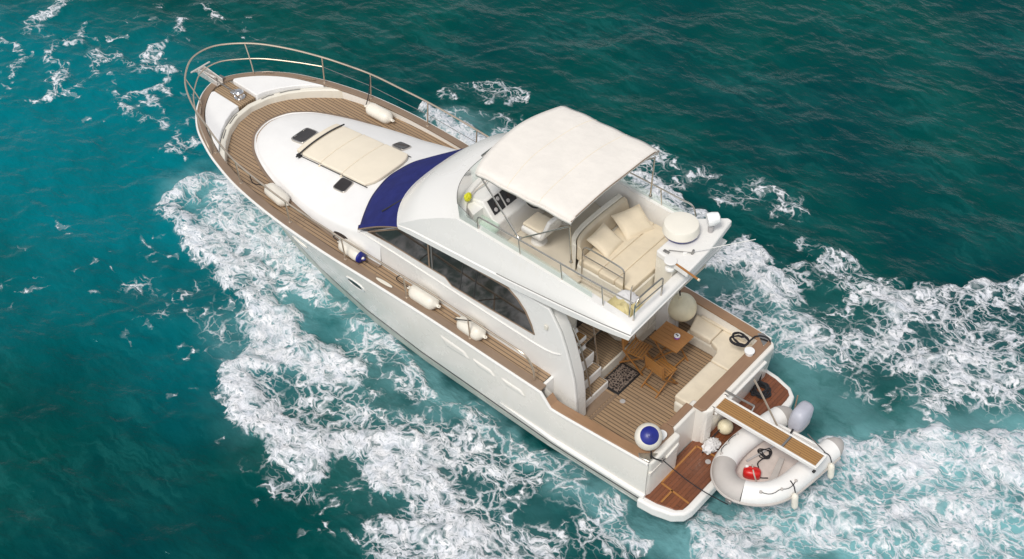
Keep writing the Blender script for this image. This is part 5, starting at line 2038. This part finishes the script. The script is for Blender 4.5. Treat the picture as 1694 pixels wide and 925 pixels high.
# cockpit furniture
tb = thing('folding_table', 'square varnished wooden folding table in the cockpit', 'table', (2.215, -0.82, 0.75))
b = MB()
for k in range(6):
    y0 = -0.285 + k * 0.096
    b.box(-0.325, 0.325, y0, y0 + 0.0935, 0.665, 0.695)
topo_ = b.build('table_top', M['oak'], tb, bevel=0.004)
b = MB()
b.box(-0.27, -0.23, -0.27, 0.27, 0.63, 0.664)
b.box(0.23, 0.27, -0.27, 0.27, 0.63, 0.664)
b.build('batten', M['oak_cross'], topo_)
for s in (1, -1):
    for q in (1, -1):
        b = MB()
        yy = s * (0.24 if q > 0 else 0.20)
        b.slab([(-0.30 * q, yy - 0.012, 0), (-0.26 * q, yy - 0.012, 0), (0.25 * q, yy - 0.012, 0.63), (0.21 * q, yy - 0.012, 0.63)], (0, 0.024, 0))
        b.build('leg', M['oak'], tb, bevel=0.003)
for x in (-0.22, 0.22):
    b = MB()
    b.box(x - 0.012, x + 0.012, -0.20, 0.20, 0.06, 0.09)
    b.build('stretcher', M['oak_cross'], tb)


def make_chair(label, loc, rz):
    t = thing('folding_chair', label, 'chair', loc, rz, 'wooden folding chairs by the cockpit table')
    b = MB()
    for k in range(7):
        x = -0.19 + k * 0.058
        b.box(x, x + 0.042, -0.205, 0.205, 0.425, 0.443)
    for y in (-0.20, 0.18):
        b.box(-0.2, 0.22, y, y + 0.02, 0.395, 0.424)
    b.build('seat', M['oak_cross'], t, bevel=0.004)
    for s in (1, -1):
        b = MB()
        y = s * 0.225
        b.slab([(0.27, y - 0.013, 0), (0.22, y - 0.013, 0), (-0.225, y - 0.013, 0.45), (-0.275, y - 0.013, 0.82), (-0.24, y - 0.013, 0.825), (-0.185, y - 0.013, 0.455)], (0, 0.026, 0))
        b.build('leg', M['oak'], t, bevel=0.004)
        b = MB()
        y = s * 0.19
        b.slab([(-0.36, y - 0.012, 0), (-0.31, y - 0.012, 0), (0.20, y - 0.012, 0.42), (0.15, y - 0.012, 0.42)], (0, 0.024, 0))
        b.build('leg', M['oak'], t, bevel=0.004)
    b = MB()
    for k in range(4):
        z = 0.52 + k * 0.074
        x = lerp(-0.222, -0.256, k / 3)
        b.slab([(x, -0.213, z), (x - 0.008, -0.213, z + 0.066), (x + 0.010, -0.213, z + 0.068), (x + 0.018, -0.213, z + 0.002)], (0, 0.426, 0))
    b.build('backrest', M['oak_cross'], t, bevel=0.003)
    for x, z in ((0.20, 0.06), (-0.25, 0.05)):
        b = MB()
        b.box(x - 0.01, x + 0.01, -0.2, 0.2, z, z + 0.025)
        b.build('stretcher', M['oak_cross'], t)
    return t


make_chair('wooden folding chair nearer the cabin door, tucked against the table corner', (2.66, -0.36, 0.75), math.radians(188))
make_chair('wooden folding chair nearest the black door mat, its slatted back towards the mat', (1.99, -0.22, 0.75), math.radians(-97))
t = thing('tin', 'small round violet and white tin on the wooden table', 'tin', (2.12, -0.86, 1.446))
b = MB()
b.lathe([(0.058, 0), (0.06, 0.005), (0.06, 0.045)], (0, 0, 0), n=24)
b.build('tin_body', M['violet'], t)
b = MB()
b.lathe([(0.062, 0.046), (0.062, 0.062), (0.05, 0.066), (0.0, 0.066)], (0, 0, 0), n=24)
ld = b.build('lid', M['white'], t)
b = MB()
b.box(-0.035, 0.035, -0.009, 0.009, 0.067, 0.070)
b.box(0.012, 0.028, -0.03, -0.011, 0.067, 0.070)
b.box(-0.028, -0.012, 0.011, 0.03, 0.067, 0.070)
b.build('mark', M['dark_in'], ld)
t = thing('door_mat', 'black door mat with a pale scrolled pattern at the foot of the stairs', 'door mat', (2.665, 0.18, 0.7515))
b = MB()
b.box(-0.235, 0.235, -0.375, 0.375, 0, 0.012)
b.build('mat_border', M['black'], t, bevel=0.004)
b = MB()
b.box(-0.195, 0.195, -0.325, 0.325, 0.012, 0.018)
b.build('pile', M['mat'], t)

# ropes
def tangle(c, r, n, seed, th=0.014, h=0.05, loops=6):
    rng = random.Random(seed)
    pts = []
    a = 0
    for k in range(n):
        a += rng.uniform(0.6, 1.5)
        rr = r * rng.uniform(0.35, 1.0)
        pts.append(Vector((c[0] + rr * math.cos(a), c[1] + rr * math.sin(a), c[2] + th + rng.uniform(0, h) * (k / n))))
    return pts


t = thing('mooring_rope', 'black rope coiled on the starboard corner of the stern and hanging over it', 'rope', (1.0, -1.55, 1.47))
pts = []
for k in range(60):
    a = k / 60 * 2 * math.pi * 4.5
    lob = 0.17 + 0.05 * math.sin(k * 0.7)
    pts.append(Vector((0.10 + lob * math.cos(a) * (1.0 + 0.3 * math.sin(a * 0.5)), 0.02 + lob * 0.75 * math.sin(a), 0.02 + 0.03 * abs(math.sin(k * 1.3)) + 0.0006 * k)))
pts += [Vector(p) for p in ((-0.05, -0.25, 0.04), (-0.20, -0.36, 0.05), (-0.33, -0.36, 0.02), (-0.37, -0.30, -0.15), (-0.38, -0.22, -0.45), (-0.37, -0.15, -0.70), (-0.40, -0.08, -0.90))]
b = MB()
b.tube(catmull(pts, 2), 0.018, 6)
b.build('rope_coil', M['rope'], t)
t = thing('rope_heap', 'dark heap of rope on the starboard end of the bathing platform', 'rope', (0.50, -1.50, 0.493))
b = MB()
b.tube(catmull(tangle((0, 0, 0), 0.22, 34, 3, 0.02, 0.14), 4), 0.02, 6)
b.build('rope_strand', M['rope'], t)
t = thing('stern_line', 'thin dark line running from the port stern corner to the bow of the dinghy', 'rope', (0.62, 1.66, 1.28))
b = MB()
pts = [Vector((lerp(0.62, -0.60, k / 16), lerp(1.66, 1.27, k / 16), lerp(1.28, 0.62, k / 16) - 0.10 * math.sin(math.pi * k / 16))) - Vector((0.62, 1.66, 1.28)) for k in range(17)]
b.tube(pts, 0.011, 6)
b.build('rope_strand', M['rope'], t)
t = thing('cloth', 'crumpled white cloth on the wet teak of the bathing platform', 'cloth', (0.44, 0.27, 0.495))
crumple(0, 0, 0.04, 0.13, 0.19, 0.085, 33, rough=0.5, bumps=9).build('cloth_folds', M['cloth'], t, angle=80)

# ---------------------------------------------------------------- the dinghy across the stern
DO = Vector((-0.70, 0.0, 0.42))
dg = thing('inflatable_dinghy', 'white inflatable dinghy with a grey bow patch lying across the stern under the gangway', 'dinghy', DO)
R_ = 0.215
line = [(-0.235, -1.00), (-0.17, -0.75), (-0.09, -0.35), (-0.03, 0.1), (-0.06, 0.52), (-0.22, 0.86), (-0.50, 1.02), (-0.80, 0.94), (-1.06, 0.70), (-1.21, 0.36), (-1.28, -0.05), (-1.33, -0.45), (-1.37, -0.80), (-1.39, -0.95)]
cl = catmull([Vector((x, y, 0.73 + 0.07 * max(0, (y - 0.3)) / 0.7)) - DO for x, y in line], 6)


def near(p):
    return min(range(len(cl)), key=lambda i: (cl[i].xy - (Vector((*p, 0)) - DO).xy).length)


i0, i1 = near((-0.10, 0.62)), near((-0.70, 0.98))
for a, c in ((0, i0), (i1, len(cl) - 1)):
    b = MB()
    b.tube(cl[a:c + 1], R_, 22)
    b.build('tube', M['hypalon'], dg, angle=60)
b = MB()
b.tube(cl[i0 - 0:i1 + 1], R_ + 0.003, 22)
b.build('bow_patch', M['hyp_grey'], dg, angle=60)
for a, d in ((cl[0], cl[0] - cl[2]), (cl[-1], cl[-1] - cl[-3])):
    b = MB()
    b.lathe([(R_ * 1.01, 0), (R_ * 0.93, 0.08), (R_ * 0.72, 0.18), (R_ * 0.4, 0.27), (0.02, 0.30)], a, a + d, 22)
    b.build('end_cone', M['hyp_grey'], dg, angle=60)
# rubbing strake round the outside
ctr = Vector((-0.68, -0.1, 0.73)) - DO
b = MB()
out_ = []
for k, p in enumerate(cl):
    tt = (cl[min(k + 1, len(cl) - 1)] - cl[max(k - 1, 0)]).normalized()
    n = Vector((-tt.y, tt.x, 0)).normalized()
    if n.dot(p - ctr) < 0:
        n = -n
    out_.append(p + n * (R_ + 0.004) + Vector((0, 0, -0.05)))
b.tube(out_, 0.026, 8)
b.build('rubbing_strake', M['hyp_grey'], dg)
b = MB()
fl = []
for p in cl:
    n = (ctr - p)
    n.z = 0
    fl.append((p.x + n.normalized().x * 0.1, p.y + n.normalized().y * 0.1))
b.prism(fl, 0.10, 0.16)
b.build('floor', M['dfloor'], dg)
b = MB()
b.slab([(-1.26 - DO.x, -0.72, 0.12), (-0.28 - DO.x, -0.66, 0.12), (-0.28 - DO.x, -0.66, 0.50), (-1.26 - DO.x, -0.72, 0.50)], (0, -0.05, 0))
b.build('transom_board', M['gel'], dg, bevel=0.012)
b = MB()
b.slab([(-1.25 - DO.x, 0.10, 0.40), (-0.12 - DO.x, 0.12, 0.40), (-0.14 - DO.x, -0.12, 0.40), (-1.27 - DO.x, -0.14, 0.40)], (0, 0, 0.03))
# grab lines
for pa, pb in (((-0.05, 0.60), (-0.06, 0.05)), ((-0.95, 0.84), (-1.26, 0.25))):
    a, c = near(pa), near(pb)
    seq = cl[a:c + 1] if a < c else cl[c:a + 1]
    pts = []
    for k, p in enumerate(seq):
        tt = (seq[min(k + 1, len(seq) - 1)] - seq[max(k - 1, 0)]).normalized()
        n = Vector((-tt.y, tt.x, 0)).normalized()
        if n.dot(p - ctr) < 0:
            n = -n
        ph = 0.50 + 0.22 * abs(math.sin(math.pi * 2 * k / max(1, len(seq) - 1)))
        pts.append(p + (n * math.sin(ph) + Vector((0, 0, math.cos(ph)))) * (R_ + 0.012))
    b = MB()
    b.tube(pts, 0.007, 6)
    gl_ = b.build('grab_line', M['rope'], dg)
    for k in (0, len(pts) // 2, len(pts) - 1):
        b = MB()
        c_ = pts[k]
        b.lathe([(0.03, -0.012), (0.028, 0.012), (0.015, 0.018)], c_, c_ + Vector((0, 0, 1)), 12)
        b.build('line_eye', M['hyp_grey'], gl_)
b = MB()
b.box(-0.66 - DO.x, -0.54 - DO.x, 1.24, 1.30, 0.26, 0.34)
b.build('tow_eye', M['steel_dark'], dg, bevel=0.01)
b = MB()
b.tube([(-0.30 - DO.x, 0.20, 0.18), (-0.55 - DO.x, -0.60, 0.20)], 0.022, 8)
oar = b.build('oar', M['grey'], dg)
b = MB()
b.slab([(-1.02 - DO.x, 0.42, 0.19), (-0.90 - DO.x, 0.48, 0.19), (-0.72 - DO.x, -0.25, 0.19), (-0.82 - DO.x, -0.28, 0.19)], (0, 0, 0.02))
b.build('oar_blade', M['hyp_grey'], dg, bevel=0.006)

om = thing('outboard_motor', 'grey outboard motor with a lavender cowl clamped on the dinghy transom', 'outboard motor', (-0.66, -0.80, 0.5))
b = MB()
rings = []
for z, sx, sy, oy in ((0.36, 0.11, 0.16, -0.12), (0.40, 0.145, 0.22, -0.14), (0.54, 0.16, 0.265, -0.17), (0.70, 0.155, 0.26, -0.20), (0.79, 0.125, 0.21, -0.20), (0.83, 0.075, 0.14, -0.20), (0.84, 0.02, 0.04, -0.20)):
    rings.append([Vector((u, v + oy, z)) for u, v in oval(0, 0, sx, sy, 28, 0, 3.2)])
b.loft(rings, True)
cw = b.build('cowl', M['cowl'], om, angle=60)
b = MB()
b.loft([[Vector((u, v - 0.16, z)) for u, v in oval(0, 0, 0.155, 0.245, 28, 0, 3.2)] for z in (0.395, 0.47)], True)
b.build('cowl_band', M['grey'], cw, bevel=0.012)
b = MB()
b.box(-0.05, 0.05, -0.44, -0.36, 0.60, 0.66)
b.build('grip', M['black'], cw, bevel=0.012)
b = MB()
b.loft([[Vector((u, v - 0.12, z)) for u, v in oval(0, 0, a, c, 16)] for z, a, c in ((0.42, 0.09, 0.12), (0.30, 0.06, 0.08), (0.0, 0.045, 0.07), (-0.30, 0.04, 0.065))], True)
b.build('leg', M['grey'], om)
b = MB()
b.box(-0.10, 0.10, -0.05, 0.06, 0.30, 0.42)
b.build('clamp', M['black'], om, bevel=0.015)
b = MB()
b.tube([(0.0, 0.02, 0.44), (-0.06, 0.30, 0.52), (-0.09, 0.46, 0.55)], [0.022, 0.018, 0.024], 8)
b.build('tiller', M['black'], om)
b = MB()
b.tube([(0.16, -0.20, 0.35), (0.17, -0.24, 1.0)], 0.014, 8)
b.build('tilt_handle', M['cap'], om)
b = MB()
b.box(-0.05, 0.05, 0.04, 0.075, 0.40, 0.45)
b.build('kill_switch', M['red'], om, bevel=0.01)

t = thing('fuel_can', 'red fuel can with a pale strap on the floor of the dinghy', 'fuel can', (-0.55, 0.42, 0.585))
b = MB()
b.loft([[Vector((u, v, z)) for u, v in oval(0, 0, a, c, 24, 0.5, 3)] for z, a, c in ((0.0, 0.15, 0.095), (0.02, 0.165, 0.108), (0.12, 0.165, 0.108), (0.165, 0.14, 0.09), (0.185, 0.07, 0.045))], True)
b.build('can_body', M['red'], t, angle=50)
b = MB()
b.tube(catmull([(-0.12, -0.07, 0.16), (-0.05, 0.0, 0.23), (0.06, 0.04, 0.22), (0.13, 0.07, 0.15)], 5), 0.016, 8)
b.build('handle', M['red'], t)
b = MB()
b.tube(catmull([(-0.16, 0.08, 0.02), (-0.08, 0.07, 0.17), (0.02, -0.03, 0.20), (0.08, -0.12, 0.14), (0.09, -0.15, 0.02)], 5), 0.014, 6)
b.build('strap', M['rope_w'], t)
b = MB()
b.lathe([(0.03, 0), (0.03, 0.04), (0.02, 0.045)], (0.11, 0.02, 0.17), n=14)
b.build('filler_cap', M['white'], t)
t = thing('rope_heap', 'tangled black rope on the dinghy floor beside the edge of the gangway', 'rope', (-0.46, -0.02, 0.585))
b = MB()
b.tube(catmull(tangle((0, -0.16, 0), 0.15, 30, 12, 0.012, 0.10) + [Vector((-0.02, 0.1, 0.02)), Vector((-0.10, 0.22, 0.015)), Vector((-0.20, 0.40, 0.015)), Vector((-0.36, 0.30, 0.015))], 4), 0.012, 6)
b.build('rope_strand', M['rope'], t)

sausage('small white fender hanging over the dinghy side nearest the bow', (-1.46, 0.44, 0.86), (-1.52, 0.46, 0.44), 0.062, group='small fenders on the dinghy', tie=[(-1.40, 0.42, 0.98), (-1.28, 0.34, 0.96)])
sausage('small white fender hanging over the dinghy side below the gangway tip', (-1.60, -0.58, 0.86), (-1.66, -0.56, 0.44), 0.062, group='small fenders on the dinghy', tie=[(-1.52, -0.60, 0.98), (-1.40, -0.62, 0.96)])
